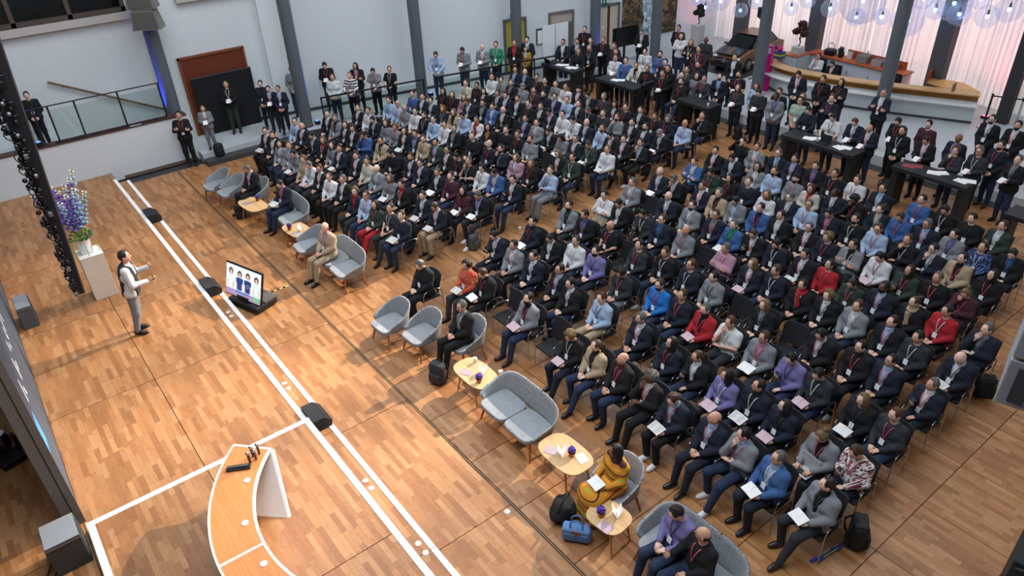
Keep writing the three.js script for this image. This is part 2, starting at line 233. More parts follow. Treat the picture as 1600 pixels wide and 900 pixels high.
// ---------------------------------------------------------------- back wall fittings (wall with doors and poster)
const WA = Math.atan2(-4.15, 20.5);
function onWall(o, s, y, off = 0) { o.position.set(8.5 + s * Math.cos(WA) + off * Math.sin(WA), y, -24.75 - s * Math.sin(WA) + off * Math.cos(WA)); o.rotation.y = WA; return o; }
{
  const frame = (w, h, m, p, t = .07) => obj('frame', merge([box(t, h, .14, -w / 2, h / 2, .02), box(t, h, .14, w / 2, h / 2, .02), box(w + t, t, .14, 0, h, .02)]), m, p);
  const d1 = onWall(thing('door_2', 'yellow lit door opening with a toilet sign beside the column', 'door'), 9.25, .3); d1.name = 'door_2'; d1.userData.kind = 'structure';
  obj('leaf', box(.86, 2.02, .05, 0, 1.01, .01), mat('#b5a53c', .6), d1); frame(.9, 2.05, M.column, d1); obj('toilet_sign', box(.07, .2, .01, -.12, 1.6, .045), mat('#1a1f22', .5), d1); obj('sign_figure', merge([cyl(.013, .013, .006, 0, 0, 0, 10).rotateX(Math.PI / 2).translate(-.12, 1.665, .052), box(.03, .07, .006, -.12, 1.61, .052)]), M.white, d1);
  const d2 = onWall(thing('door_3', 'grey metal door with a transom behind the white partition', 'door'), 11.28, .3); d2.name = 'door_3'; d2.userData.kind = 'structure';
  obj('leaf', box(1.0, 1.62, .05, 0, .81, .01), mat('#63615f', .6), d2); obj('transom', box(1.0, .38, .04, 0, 1.83, .01), mat('#b9a99c', .4), d2); frame(1.05, 2.05, mat('#6f6c6a', .6), d2);
  const d3 = onWall(thing('door_4', 'glazed double door with cream leaves under the exit sign', 'door'), 13.4, .3); d3.name = 'door_4'; d3.userData.kind = 'structure';
  obj('leaf', box(.55, 1.98, .05, -.26, .99, .01), mat('#c8bfa9', .5), d3); obj('leaf', box(.38, 1.98, .05, .32, .99, .01), mat('#c8bfa9', .5), d3); obj('meeting_stile', box(.1, 1.98, .06, .08, .99, .02), mat('#5b2a24', .5), d3); obj('handle_plate', cyl(.05, .05, .02, 0, 0, 0, 14).rotateX(Math.PI / 2).translate(-.2, 1.2, .05), M.white, d3); frame(1.1, 2.05, M.column, d3);
  for (const [s, label] of [[9.2, 'green exit sign above the yellow door'], [13.28, 'green exit sign above the cream double door']]) {
    const e = onWall(thing('exit_sign', label, 'sign'), s, 2.5, .05); obj('case', box(.34, .17, .05), mat('#e8eeea', .6), e);
    obj('sign_face', box(.33, .16, .006, 0, 0, .028), new THREE.MeshStandardMaterial({ roughness: .5, map: canvasTex(128, 64, (c, w, h) => { c.fillStyle = '#0d7a4c'; c.fillRect(0, 0, w, h); c.fillStyle = '#f2fff6'; c.fillRect(84, 8, 36, 48); c.fillStyle = '#0d7a4c'; c.beginPath(); c.arc(100, 18, 5, 0, 7); c.fill(); c.lineWidth = 5; c.strokeStyle = '#0d7a4c'; c.beginPath(); c.moveTo(100, 24); c.lineTo(96, 38); c.lineTo(104, 50); c.moveTo(96, 38); c.lineTo(88, 50); c.stroke(); c.fillStyle = '#f2fff6'; c.beginPath(); c.moveTo(34, 10); c.lineTo(46, 10); c.lineTo(46, 34); c.lineTo(58, 34); c.lineTo(40, 56); c.lineTo(22, 34); c.lineTo(34, 34); c.fill(); }) }), e);
  }
  const nb = onWall(thing('notice_board', 'green framed notice board half hidden by the partition', 'notice board'), 10.4, 1.55, .03); obj('frame', box(.46, .6, .04), mat('#0f4a3c', .5), nb); obj('sheet', box(.38, .5, .01, 0, -.02, .026), M.paper, nb);
  // large photo poster: forest with a waterfall
  const po = onWall(thing('photo_poster', 'large photo poster of a waterfall between mossy rocks', 'poster'), 15.5, .85, .02);
  obj('print', box(2.75, 2.9, .03, 0, 1.45, 0), new THREE.MeshStandardMaterial({ roughness: .5, map: canvasTex(512, 512, (c, w, h) => {
    c.fillStyle = '#3a2f22'; c.fillRect(0, 0, w, h);
    for (let i = 0; i < 900; i++) { const x = hash(i, 1) * w, y = hash(i, 2) * h, v = hash(i, 3); c.fillStyle = ['#2b241a', '#57452f', '#6d5636', '#3e4326', '#7d6a3a', '#1f1b15', '#86703f'][Math.floor(v * 7)]; c.beginPath(); c.ellipse(x, y, 4 + 22 * hash(i, 4), 3 + 12 * hash(i, 5), hash(i, 6) * 3, 0, 7); c.fill(); }
    for (let i = 0; i < 500; i++) { const t = hash(i, 8), y = t * h, x = w * (.42 + .12 * t) + (hash(i, 9) - .5) * w * (.12 + .22 * t); c.fillStyle = ['#9fb8c4', '#c9d8de', '#7d9cab', '#e4edf0', '#5d7d8d'][Math.floor(hash(i, 10) * 5)]; c.beginPath(); c.ellipse(x, y, 3 + 7 * hash(i, 11), 8 + 22 * hash(i, 12), .25, 0, 7); c.fill(); }
    c.strokeStyle = '#8b7346'; c.lineWidth = 6; c.beginPath(); c.moveTo(60, 330); c.lineTo(180, 250); c.stroke(); c.beginPath(); c.moveTo(30, 400); c.lineTo(90, 470); c.stroke();
  }) }), po);
  // walkway railings
  const rail = (name, label, a, b, n) => {
    const t = thing(name, label, 'railing', a[0], .3, a[1]); const dx = b[0] - a[0], dz = b[1] - a[1]; t.rotation.y = Math.atan2(-dz, dx); const L = Math.hypot(dx, dz);
    obj('top_rail', box(L, .045, .05, L / 2, 1.0, 0), M.darkMetal, t); for (let i = 0; i < n; i++) obj('post', box(.05, 1, .03, .025 + (L - .05) * i / (n - 1), .5, 0), M.darkMetal, t);
    for (let i = 0; i + 1 < n; i++) obj('pane', box((L - .05) / (n - 1) - .08, .78, .01, .025 + (L - .05) * (i + .5) / (n - 1), .5, 0), M.glass, t);
  };
  rail('walkway_railing', 'glass railing with dark posts where three visitors lean beside the column', [9.2, edge(9.2) + .02], [12.75, edge(12.75) + .02], 4);
  rail('walkway_railing', 'glass railing with dark posts in front of the visitor in light blue shirt', [13.4, edge(13.4) + .02], [17.9, edge(17.9) + .02], 6);
  // partition, black display, pole banner
  const pt = thing('partition_board', 'white folding partition board beside the first bar table', 'partition', 18.35, .3, -21.45, WA); obj('panel', box(.52, 1.95, .04, -.27, .975, 0), mat('#dfe5ea', .6), pt); const p2 = obj('panel', box(.6, 1.95, .04, .3, .975, 0), mat('#e6ebef', .6), pt); p2.rotation.y = .12; obj('hinge', box(.02, 1.95, .05, 0, .975, 0), M.steel, pt);
  const sc = thing('black_display', 'black flat display on a stand behind the bar table visitors', 'display', 20.9, .3, -20.3, -.15); obj('screen', box(1.15, .72, .06, 0, 1.25, 0), M.blackGloss, sc); obj('stand', box(.08, .9, .06, 0, .45, -.03), M.black, sc); obj('base', box(.6, .03, .4, 0, .015, 0), M.black, sc);
  const bn = thing('pole_stand', 'thin black pole on a flat square grey base', 'stand', 22.35, .3, -21.0); obj('base', box(.62, .04, .3, 0, .02, 0), mat('#8d9092', .5), bn); obj('pole', bar([0, .04, 0], [.02, 3.4, 0], .014, 8), M.black, bn);
}
// ---------------------------------------------------------------- stage things
{
  const led = thing('led_wall', 'tall dark video wall with white text lines standing on the stage', 'video wall', -.93, .28, -9.82);
  obj('screen_panel', box(.16, 7, 13.6, 0, 3.5, -6.8), mat('#2b2e33', .45), led); obj('end_frame', box(.24, 7, .05, 0, 3.5, .025), mat('#6d6660', .6), led); obj('end_groove', box(.012, 7, .012, .02, 3.5, .054), M.black, led);
  const face = canvasTex(1024, 512, (c, w, h) => {
    c.fillStyle = '#3a424c'; c.fillRect(0, 0, w, h); c.fillStyle = '#e9ebee'; c.fillRect(60, 300, 900, 5);
    const scribble = (x0, x1, y, s, cols) => { for (let x = x0; x < x1; x += s * .75) { c.strokeStyle = cols[Math.floor(hash(x | 0, y) * cols.length)]; c.lineWidth = s * .16; c.beginPath(); for (let k = 0; k < 3; k++) { const a = x + hash(x | 0, k) * s * .6, b = y + (hash(x | 0, k + 9) - .5) * s; k ? c.lineTo(a, b) : c.moveTo(a, b); } c.stroke(); } };
    scribble(80, 520, 390, 34, ['#e8eaec']); scribble(560, 900, 240, 30, ['#e8eaec', '#e8eaec', '#d8a0a0']); scribble(420, 860, 180, 26, ['#dfe2e5']);
    ['#3fae49', '#f2c12e', '#f08a24', '#e1442f', '#8b4fb0', '#3f6fd8'].forEach((q, i) => { c.fillStyle = q; c.fillRect(560 + i * 22, 360, 22, 56); }); c.fillStyle = '#3f8fe0'; c.fillRect(30, 400, 34, 40);
  });
  obj('display_face', new THREE.PlaneGeometry(13.5, 6.9).rotateY(Math.PI / 2).translate(.082, 3.5, -6.8), new THREE.MeshStandardMaterial({ map: face, roughness: .75, emissive: 0xffffff, emissiveMap: face, emissiveIntensity: .6 }), led);
  const sm = (label, x, z, w, h, d, m) => { const t = thing('loudspeaker_box', label, 'loudspeaker', x, .28, z); obj('cabinet', rbox(w, h, d, .012, 0, h / 2, 0), m, t); obj('top_panel', box(w - .02, .008, d - .02, 0, h + .003, 0), mat('#8d9194', .5), t); obj('grille', box(.01, h - .08, d - .06, w / 2 + .003, h / 2 - .02, 0), mat('#2c2d2f', .9), t); obj('edge_strip', box(w, .02, .012, 0, h - .03, d / 2 + .004), M.steel, t); return t; };
  sm('grey subwoofer box at the near end of the video wall', -1.1, -9.2, .44, .55, .5, mat('#3b3a38', .8)); sm('grey loudspeaker box at the foot of the video wall', -.58, -16.3, .28, .5, .62, mat('#54585b', .7));
  const cb = thing('cable', 'black cable running from the subwoofer across the floor', 'cable', 0, .29, 0); obj('lead', tube([[-1.3, .1, -9.25], [-1.5, .02, -9.0], [-1.75, .01, -9.1], [-2.1, .01, -8.9], [-2.6, .01, -8.95]], .012, 40, 6), M.rubber, cb); obj('lead', tube([[-1.3, .02, -9.05], [-1.55, .01, -8.85], [-1.7, .01, -9.0]], .008, 30, 6), M.rubber, cb); obj('plug', bar([-2.1, .02, -8.9], [-2.3, .02, -8.93], .025, 8), M.black, cb);
  for (const [x, z, a] of [[-1.5, -11.9, .3], [-1.75, -12.5, 1.2], [-1.95, -11.6, 2]]) {
    const t = thing('moving_light', 'black moving head lamp on the floor behind the video wall', 'stage light', x, .28, z, a, 'moving lights behind the video wall'); obj('base', rbox(.36, .14, .36, .03, 0, .07, 0), M.black, t); for (const q of [-.18, .18]) obj('yoke_arm', box(.05, .32, .12, q, .3, 0), M.black, t);
    obj('head', new THREE.SphereGeometry(.16, 18, 14).scale(.85, 1.15, .95).translate(0, .42, 0), M.blackGloss, t); obj('lens', cyl(.1, .1, .02, 0, .6, 0, 18), M.chrome, t);
  }
  // flown lighting frame near the camera
  const lf = thing('lamp_rig', 'black hanging rig packed with small lamps and cables above the stage', 'lamp rig', .3, 0, -11.36);
  const sh = new THREE.Shape([[0, 3.0], [.085, 3.0], [.30, 6.6], [.55, 10.5], [0, 10.5]].map(p => new THREE.Vector2(p[0], p[1])));
  obj('panel', new THREE.ExtrudeGeometry(sh, { depth: .05, bevelEnabled: false }).translate(0, 0, -.1), mat('#0b0b0d', .7), lf);
  obj('edge_rail', bar([.085, 3.0, -.05], [.55, 10.5, -.05], .014, 6), mat('#5b5658', .5, { metalness: .4 }), lf);
  for (let i = 0; i < 190; i++) { const y = 3.05 + i * .029, xx = -.06 + hash(i, 2) * (.06 + Math.max(0, (y - 3) * .055)); const o = obj('lamp', i % 3 ? new THREE.SphereGeometry(.035, 8, 6) : rbox(.06, .07, .06, .01), i % 5 ? M.blackGloss : M.steel, lf); o.position.set(xx, y, -.02 + .05 * hash(i, 4)); }
  for (let i = 0; i < 9; i++) { const y = 3.1 + i * .5; obj('cable', tube([[.02, y, 0], [-.06, y + .15, .05], [.04, y + .3, .02], [-.07, y + .45, .05], [.03, y + .6, 0]], .008, 24, 5), M.rubber, lf); }
  obj('suspension', bar([.3, 10.5, -.05], [.3, CEIL + .1, -.05], .015), M.black, lf);
  // front fill wedges on the step
  for (const [z, label] of [[-19.85, 'black wedge loudspeaker on the step near the far wall'], [-15.2, 'black wedge loudspeaker on the step beside the screen'], [-9.7, 'black wedge loudspeaker at the corner of the desk platform']]) {
    const t = thing('wedge_loudspeaker', label, 'loudspeaker', 2.84, .12, z); const s = new THREE.Shape([[-.15, 0], [.15, 0], [.17, .12], [.05, .24], [-.15, .24]].map(p => new THREE.Vector2(...p)));
    obj('cabinet', new THREE.ExtrudeGeometry(s, { depth: .5, bevelEnabled: true, bevelSize: .008, bevelThickness: .008, bevelSegments: 1 }).translate(0, 0, -.25), mat('#232224', .75), t); obj('grille', box(.012, .16, .46, 0, 0, 0).rotateZ(.78).translate(.115, .185, 0), mat('#161617', .9), t);
  }
  // floor monitor facing the stage
  const mo = thing('floor_monitor', 'flat screen on a low black base showing four people', 'monitor', 3.22, 0, -14.2, -1.24);
  const pic = canvasTex(512, 288, (c, w, h) => {
    c.fillStyle = '#dfeaf0'; c.fillRect(0, 0, w, h); c.fillStyle = '#a68cb5'; c.fillRect(0, h - 58, w, 58); c.fillStyle = '#4f76b8'; c.fillRect(150, h - 58, 200, 20);
    [[70, '#dbe6ea'], [200, '#1f3f80'], [320, '#1b3873'], [445, '#d3e2ea']].forEach(([x, q], i) => { const y = 70 + (i % 2) * 6; c.fillStyle = '#c8a58e'; c.fillRect(x - 46, 130, 18, 90); c.fillRect(x + 30, 130, 18, 90); c.fillStyle = q; c.fillRect(x - 34, 105, 68, 120); c.fillRect(x - 52, 108, 104, 46); c.fillStyle = '#54423c'; c.beginPath(); c.arc(x, y - 6, 33, 0, 7); c.fill(); c.fillStyle = '#d9b59d'; c.beginPath(); c.ellipse(x, y + 6, 17, 24, 0, 0, 7); c.fill(); });
    c.strokeStyle = '#9cc0e6'; c.lineWidth = 4; c.beginPath(); c.arc(322, 160, 14, 0, 7); c.stroke(); c.strokeStyle = '#2fd84a'; c.lineWidth = 7; c.strokeRect(405, 236, 22, 34); c.strokeRect(440, 236, 22, 34); c.strokeRect(475, 236, 22, 34);
  });
  const scr = new THREE.Group(); scr.position.set(0, .2, 0); scr.rotation.x = -.33; scr.name = 'screen'; mo.add(scr);
  obj('bezel', rbox(1.16, .74, .05, .01, 0, .39, 0), M.blackGloss, scr); obj('picture', new THREE.PlaneGeometry(1.12, .68).translate(0, .39, .027), new THREE.MeshStandardMaterial({ map: pic, roughness: .3, emissive: 0xffffff, emissiveMap: pic, emissiveIntensity: .75 }), scr);
  obj('base', rbox(.95, .16, .6, .05, 0, .09, -.22), M.black, mo); obj('base_lid', rbox(.5, .03, .35, .01, .22, .18, -.36), mat('#55504d', .7), mo); obj('bracket', rbox(.4, .2, .12, .02, 0, .2, -.05), M.black, mo);
  // pedestal, vase, flowers
  const pd = thing('pedestal', 'cream square pedestal on the stage under the flower vase', 'pedestal', .93, .28, -16.45); obj('column', rbox(.46, 1.02, .5, .006, 0, .51, 0), mat('#e0d6c4', .6), pd); obj('top_plate', rbox(.47, .02, .51, .005, 0, 1.03, 0), mat('#e9e7e2', .5), pd);
  const vs = thing('flower_vase', 'white square vase on the cream pedestal', 'vase', .9, 1.32, -16.5); vs.scale.setScalar(1.25); const vp = [[.13, 0], [.14, .02], [.15, .3], [.145, .3], [.13, .03], [0, .03]].map(p => new THREE.Vector2(...p)); obj('body', new THREE.LatheGeometry(vp, 4).rotateY(Math.PI / 4), mat('#f1f1ee', .35), vs);
  const fl = thing('delphinium_bouquet', 'tall purple and pale blue delphiniums in the white vase', 'flowers', .9, 1.6, -16.5); fl.scale.setScalar(1.3);
  const petal = new THREE.SphereGeometry(.03, 6, 4).scale(1, .6, 1), fm = ['#5b3aa8', '#7552c4', '#8d70d0', '#a9c3dd', '#88b3cf', '#4a2f94'].map(c => mat(c, .7)), wm = mat('#eceadd', .7), green = mat('#6f8a3a', .8), gd = mat('#3f5a2c', .8);
  for (let i = 0; i < 13; i++) {
    const a = i * 2.399, tilt = .12 + .32 * hash(i, 1), L = .75 + .45 * hash(i, 2), dir = P3(Math.sin(a) * tilt, 1, Math.cos(a) * tilt).normalize(), mm = [3, 8].includes(i) ? fm[4] : i % 4 === 1 ? fm[3] : fm[i % 3 === 0 ? 0 : i % 3];
    const sp = obj('stem', bar([0, -.15, 0], dir.clone().multiplyScalar(L).toArray(), .007, 5), green, fl);
    const gs = [], ws = []; for (let k = 0; k < 34; k++) { const t = .3 + .7 * k / 34, b = k * 2.4, r = .075 * (1.15 - t * .85), p = dir.clone().multiplyScalar(L * t); const g = petal.clone().scale(1.15 - .5 * t, 1.15 - .5 * t, 1.15 - .5 * t).rotateX(b).translate(p.x + Math.sin(b) * r, p.y, p.z + Math.cos(b) * r); (k > 29 ? ws : gs).push(g); }
    obj('blossoms', merge(gs), mm, sp); obj('buds', merge(ws), wm, sp);
  }
  for (let i = 0; i < 14; i++) { const a = i * 1.7, l = obj('leaf', new THREE.SphereGeometry(.07, 6, 4).scale(1, .25, .5), i % 2 ? green : gd, fl); l.position.set(Math.sin(a) * .16, .05 + .06 * hash(i, 3), Math.cos(a) * .16); l.rotation.set(0, a, .4); }
  for (let i = 0; i < 6; i++) { const a = i * 1.05; obj('trailing_stem', tube([[0, .02, 0], [Math.sin(a) * .15, .1, Math.cos(a) * .15], [Math.sin(a) * .21, -.15, Math.cos(a) * .21], [Math.sin(a) * .2, -.24, Math.cos(a) * .2]], .006, 12, 5), mat('#9aa84e', .7), fl); }
  // curved presenter desk
  const dk = thing('presenter_desk', 'curved wooden presenter desk with white edge on the platform', 'desk', 0, .43, 0);
  const ctr = [3.2, -6.87], arc = (r, a0, a1, n) => Array.from({ length: n }, (_, i) => { const a = n > 1 ? a0 + (a1 - a0) * i / (n - 1) : a0; return [ctr[0] + r * Math.cos(a), ctr[1] + r * Math.sin(a)]; });
  const A0 = Math.PI + .83, A1 = Math.PI - .75, seg = (a, b, r0 = 2.22, r1 = 2.78) => arc(r1, a, b, 14).concat(arc(r0, b, a, 14));
  const cut = Math.PI + .03;
  for (const [a, b] of [[A0, cut + .006], [cut - .006, A1]]) obj('desk_top', floorUV(extrude(seg(a, b), .03).translate(0, .66, 0), 0, 0, .8), new THREE.MeshStandardMaterial({ color: cv('#e08c46'), map: M.oak.map, roughness: .4 }), dk);
  obj('white_edge', merge([extrude(arc(2.80, A0, A1, 30).concat(arc(2.772, A1, A0, 30)), .036).translate(0, .657, 0), extrude(arc(2.226, A0, A1, 30).concat(arc(2.19, A1, A0, 30)), .036).translate(0, .657, 0)]), M.whiteTape, dk);
  obj('seam_strip', extrude(arc(2.78, cut + .007, cut - .007, 2).concat(arc(2.22, cut - .007, cut + .007, 2)), .034).translate(0, .658, 0), M.whiteTape, dk);
  obj('front_panel', extrude(arc(2.765, A0 - .1, A1, 30).concat(arc(2.73, A1, A0 - .1, 30)), .655), M.white, dk);
  const slab = (a, b, c, d, n, m) => { // slanted support: top edge a-b at y .66, bottom edge c-d at y 0, 4 cm thick
    const g = box(1, 1, 1), p = g.attributes.position; for (let k = 0; k < 8 * 3; k++) { const X = p.getX(k) > 0 ? 1 : 0, up = p.getY(k) > 0, th = p.getZ(k) > 0 ? .02 : -.02; const u = up ? a : c, v = up ? b : d; const dx = b[0] - a[0], dz = b[1] - a[1], l = Math.hypot(dx, dz); p.setXYZ(k, u[0] + (v[0] - u[0]) * X - dz / l * th, up ? .66 : 0, u[1] + (v[1] - u[1]) * X + dx / l * th); } g.computeVertexNormals(); return obj(n, g, m, dk); };
  const t0 = arc(2.79, A0, A0, 1)[0], t1 = arc(2.2, A0, A0, 1)[0];
  slab(t0, t1, [.98, -8.32], [1.53, -7.78], 'end_panel', mat('#cfc6bd', .7)); slab([t1[0] - .03, t1[1] - .05], [t1[0] + .03, t1[1] + .03], [1.48, -7.84], [1.56, -7.76], 'end_edge', M.whiteTape);
  { const ang = Math.atan2(t1[1] - t0[1], t1[0] - t0[0]), e = obj('end_strip', box(.6, .036, .035), M.whiteTape, dk); e.position.set((t0[0] + t1[0]) / 2, .675, (t0[1] + t1[1]) / 2); e.rotation.y = -ang; }
  for (const a of [Math.PI + .56, Math.PI + .23, Math.PI - .1]) { const p = arc(2.34, a, a, 1)[0]; obj('cable_grommet', cyl(.045, .045, .01, p[0], .693, p[1], 18), M.whiteTape, dk); }
  const bx = thing('pencil_case', 'black case with a pen on the curved desk', 'case', 0, 1.12, 0); const q = arc(2.52, Math.PI + .66, 0, 1)[0]; bx.position.set(q[0], 1.12, q[1]); bx.rotation.y = -.5; obj('case', rbox(.34, .03, .1, .008, 0, .015, 0), M.black, bx); obj('pen', bar([-.16, .04, 0], [.14, .05, .01], .012, 8), M.steel, bx);
  for (let i = 0; i < 4; i++) { const p = arc(2.32 + (i % 2) * .07, Math.PI + .78 - .025 * i, 0, 1)[0]; const t = thing('microphone', 'small silver microphone standing on the end of the curved desk', 'microphone', p[0], 1.12, p[1], 0, 'microphones on the desk'); obj('body', cyl(.022, .018, .16, 0, .08, 0, 10), mat('#55494c', .5), t); obj('head', new THREE.SphereGeometry(.032, 10, 8).translate(0, .18, 0), M.chrome, t); }
}
// line array near the camera at right, loudspeaker on the first column
{
  const la = thing('line_array', 'dark grey hanging line array loudspeaker', 'loudspeaker', 5.69, 5.0, -.95, .25);
  [[0, .4], [.42, .4], [.84, .34]].forEach(([y, h]) => { obj('cabinet', rbox(.75, h, .6, .012, 0, y + h / 2, 0), mat('#84878c', .8), la); obj('side_plate', box(.01, h - .1, .1, -.381, y + h / 2, -.18), mat('#34373a', .7), la); for (const k of [.12, .3]) obj('bolt', cyl(.014, .014, .01, 0, 0, 0, 8).rotateZ(Math.PI / 2).translate(-.382, y + k, .1), M.black, la); });
  obj('suspension', bar([0, 1.18, 0], [0, CEIL - 5 + .1, 0], .02), M.black, la);
  const fb = thing('floor_loudspeaker', 'black loudspeaker cabinet with a handle at the floor edge', 'loudspeaker', 8.56, 0, -.66, .2); obj('cabinet', rbox(.7, .9, .7, .015, 0, .45, 0), mat('#1f2427', .8), fb); obj('handle', tube([[-.36, .8, -.3], [-.42, .85, -.3], [-.42, .9, -.15], [-.36, .92, -.1]], .02, 16, 6), M.black, fb);
  const cs = thing('column_loudspeaker', 'grey wedge shaped loudspeaker cluster mounted on the gallery column', 'loudspeaker', 5.05, 4.05, -24.0, -.5);
  [[0, .55], [.57, .6]].forEach(([y, h]) => { const s = new THREE.Shape([[-.4, 0], [.4, 0], [.28, h], [-.28, h]].map(p => new THREE.Vector2(...p))); obj('cabinet', new THREE.ExtrudeGeometry(s, { depth: .5, bevelEnabled: false }).translate(0, y, -.05), mat('#77756f', .8), cs); obj('grille', box(.62, h - .1, .012, 0, y + h / 2, .46), mat('#5c5a55', .9), cs); });
}
// ---------------------------------------------------------------- lounge furniture, tables, chairs
function loungeShell(rx, rz, e) {                               // upholstered back wrapping round the seat, with thickness
  const nu = 30, nv = 7, pos = [], uv = [], idx = [], A = 2.05, th = .028;
  const pt = (a, v, o) => { const c = Math.cos(a), s = Math.sin(a), k = 1 + .13 * v, X = Math.sign(s) * Math.abs(s) ** (2 / e) * (rx * k + o), Z = -Math.sign(c) * Math.abs(c) ** (2 / e) * (rz * k + o); const q = Math.min(1, Math.abs(a) / A), top = .50 + .31 * Math.cos(q * Math.PI / 2) ** 1.1; return [X, .36 + (top - .36) * v, Z - .06 * v * Math.cos(a)]; };
  for (const o of [0, th]) for (let i = 0; i <= nu; i++) for (let j = 0; j <= nv; j++) { const p = pt(-A + 2 * A * i / nu, j / nv, o); pos.push(...p); uv.push(i / nu * rx * 6, j / nv * .8); }
  const id = (o, i, j) => o * (nu + 1) * (nv + 1) + i * (nv + 1) + j, quad = (a, b, c, d) => idx.push(a, b, c, a, c, d);
  for (let i = 0; i < nu; i++) { for (let j = 0; j < nv; j++) { quad(id(0, i, j), id(0, i, j + 1), id(0, i + 1, j + 1), id(0, i + 1, j)); quad(id(1, i, j), id(1, i + 1, j), id(1, i + 1, j + 1), id(1, i, j + 1)); } quad(id(0, i, nv), id(1, i, nv), id(1, i + 1, nv), id(0, i + 1, nv)); quad(id(0, i, 0), id(0, i + 1, 0), id(1, i + 1, 0), id(1, i, 0)); }
  for (let j = 0; j < nv; j++) { quad(id(0, 0, j), id(1, 0, j), id(1, 0, j + 1), id(0, 0, j + 1)); quad(id(0, nu, j), id(0, nu, j + 1), id(1, nu, j + 1), id(1, nu, j)); }
  const g = new THREE.BufferGeometry(); g.setAttribute('position', new THREE.Float32BufferAttribute(pos, 3)); g.setAttribute('uv', new THREE.Float32BufferAttribute(uv, 2)); g.setIndex(idx); g.computeVertexNormals(); return g;
}
const M_WALNUT = mat('#9a5f34', .5), FELT2 = M.felt.clone(); FELT2.side = THREE.DoubleSide;
function lounge(x, z, turn, label, sofa = 0) {
  const t = thing(sofa ? 'lounge_sofa' : 'lounge_chair', label, sofa ? 'sofa' : 'armchair', x, 0, z, turn, sofa ? 'grey two seat sofas' : 'grey lounge chairs');
  const rx = sofa ? .66 : .29, rz = .28, e = sofa ? 4.2 : 2.6;
  obj('back_shell', loungeShell(rx, rz, e), FELT2, t);
  const n = sofa ? 2 : 1; for (let i = 0; i < n; i++) { const w = rx / n; const g = extrude(superellipse(w - .004, .31, 5, 36), .085, .02, 3); scaleUV(g, 2, 2); g.translate(n === 1 ? 0 : (i - .5) * rx, .355, .05); obj('seat_cushion', g, M.felt, t); }
  for (const [sx, sz] of [[-1, 1], [1, 1], [-1, -1], [1, -1]]) obj('leg', bar([sx * (rx + .02), 0, sz * .27 + .03], [sx * (rx - .06), .37, sz * .2 + .03], .016, 8, .026), M_WALNUT, t);
  return t;
}
const FACE = -Math.PI / 2;
lounge(4.75, -20.2, FACE + .1, 'empty grey lounge chair at the far wall end of the front row'); lounge(4.92, -19.5, FACE + .1, 'empty grey lounge chair beside the visitor looking down in a black jacket');
lounge(5.25, -15.15, FACE - .05, 'empty grey lounge chair between the oval tables and the beige suit'); lounge(5.14, -11.08, FACE + .05, 'empty grey lounge chair in front of the visitor in a black leather jacket'); lounge(5.42, -10.35, FACE + .05, 'empty grey lounge chair beside the man in glasses with folded hands');
lounge(5.42, -7.35, FACE, 'empty grey two seat sofa between two wooden tables', 1);
function sideTable(x, z, turn, a, b, label, shelf) {
  const t = thing('side_table', label, 'table', x, 0, z, turn, 'low wooden tables'); const g = extrude(superellipse(a, b, 3.2, 40), .024, .006, 2); scaleUV(g, 1.5, 1.5); g.translate(0, .476, 0); obj('table_top', g, M.oakLight, t);
  for (const [sx, sz] of shelf ? [[-1, 1], [1, 1], [-1, -1], [1, -1]] : [[-1, .8], [1, .8], [-1, -.8], [1, -.8]]) obj('leg', bar([sx * a * .8, 0, sz * b * .8], [sx * a * .62, .477, sz * b * .55], .014, 8, .02), M.oak, t);
  obj('under_frame', merge([box(a * 1.2, .02, .03, 0, .462, b * .4), box(a * 1.2, .02, .03, 0, .462, -b * .4)]), M.oak, t);
}
sideTable(5.0, -18.1, .1, .28, .5, 'low oval wooden table beside the visitor with a backpack'); sideTable(5.3, -15.95, .1, .27, .46, 'low oval wooden table with flowers next to the navy suited man'); sideTable(5.45, -8.6, 0, .28, .47, 'low wooden table with flowers and cups behind the backpack'); sideTable(5.38, -6.1, 0, .3, .46, 'low wooden table with flowers beside the yellow sari'); sideTable(5.05, -4.8, .1, .26, .3, 'small low wooden table with flowers and a tent card', 1);
const petalG = new THREE.SphereGeometry(.022, 6, 4);
for (const [x, z, label] of [[5.18, -18.2, 'oval table by the backpack'], [5.15, -16.05, 'oval table by the navy suit'], [5.35, -8.35, 'table behind the backpack'], [5.42, -6.0, 'table beside the yellow sari'], [4.97, -4.88, 'small table with the tent card']]) {
  const t = thing('flower_pot', 'purple flowers in a copper pot on the ' + label, 'flower pot', x, .5, z); obj('pot', new THREE.LatheGeometry([[0, 0], [.035, 0], [.048, .03], [.044, .065], [.04, .065]].map(p => new THREE.Vector2(...p)), 16), M.copper, t);
  const g = [], l = []; for (let i = 0; i < 26; i++) { const a = i * 2.4, r = .05 * Math.sqrt(i / 26); g.push(petalG.clone().rotateX(a).translate(Math.sin(a) * r, .1 + .05 * hash(i, 3) + .02 * (1 - r / .05), Math.cos(a) * r)); if (i % 4 === 0) l.push(new THREE.SphereGeometry(.026, 6, 4).scale(1, .3, .6).rotateY(a).translate(Math.sin(a) * .05, .075, Math.cos(a) * .05)); }
  obj('blossoms', merge(g), mat('#4b2f96', .7), t); obj('leaves', merge(l), mat('#3f5a2c', .8), t);
}
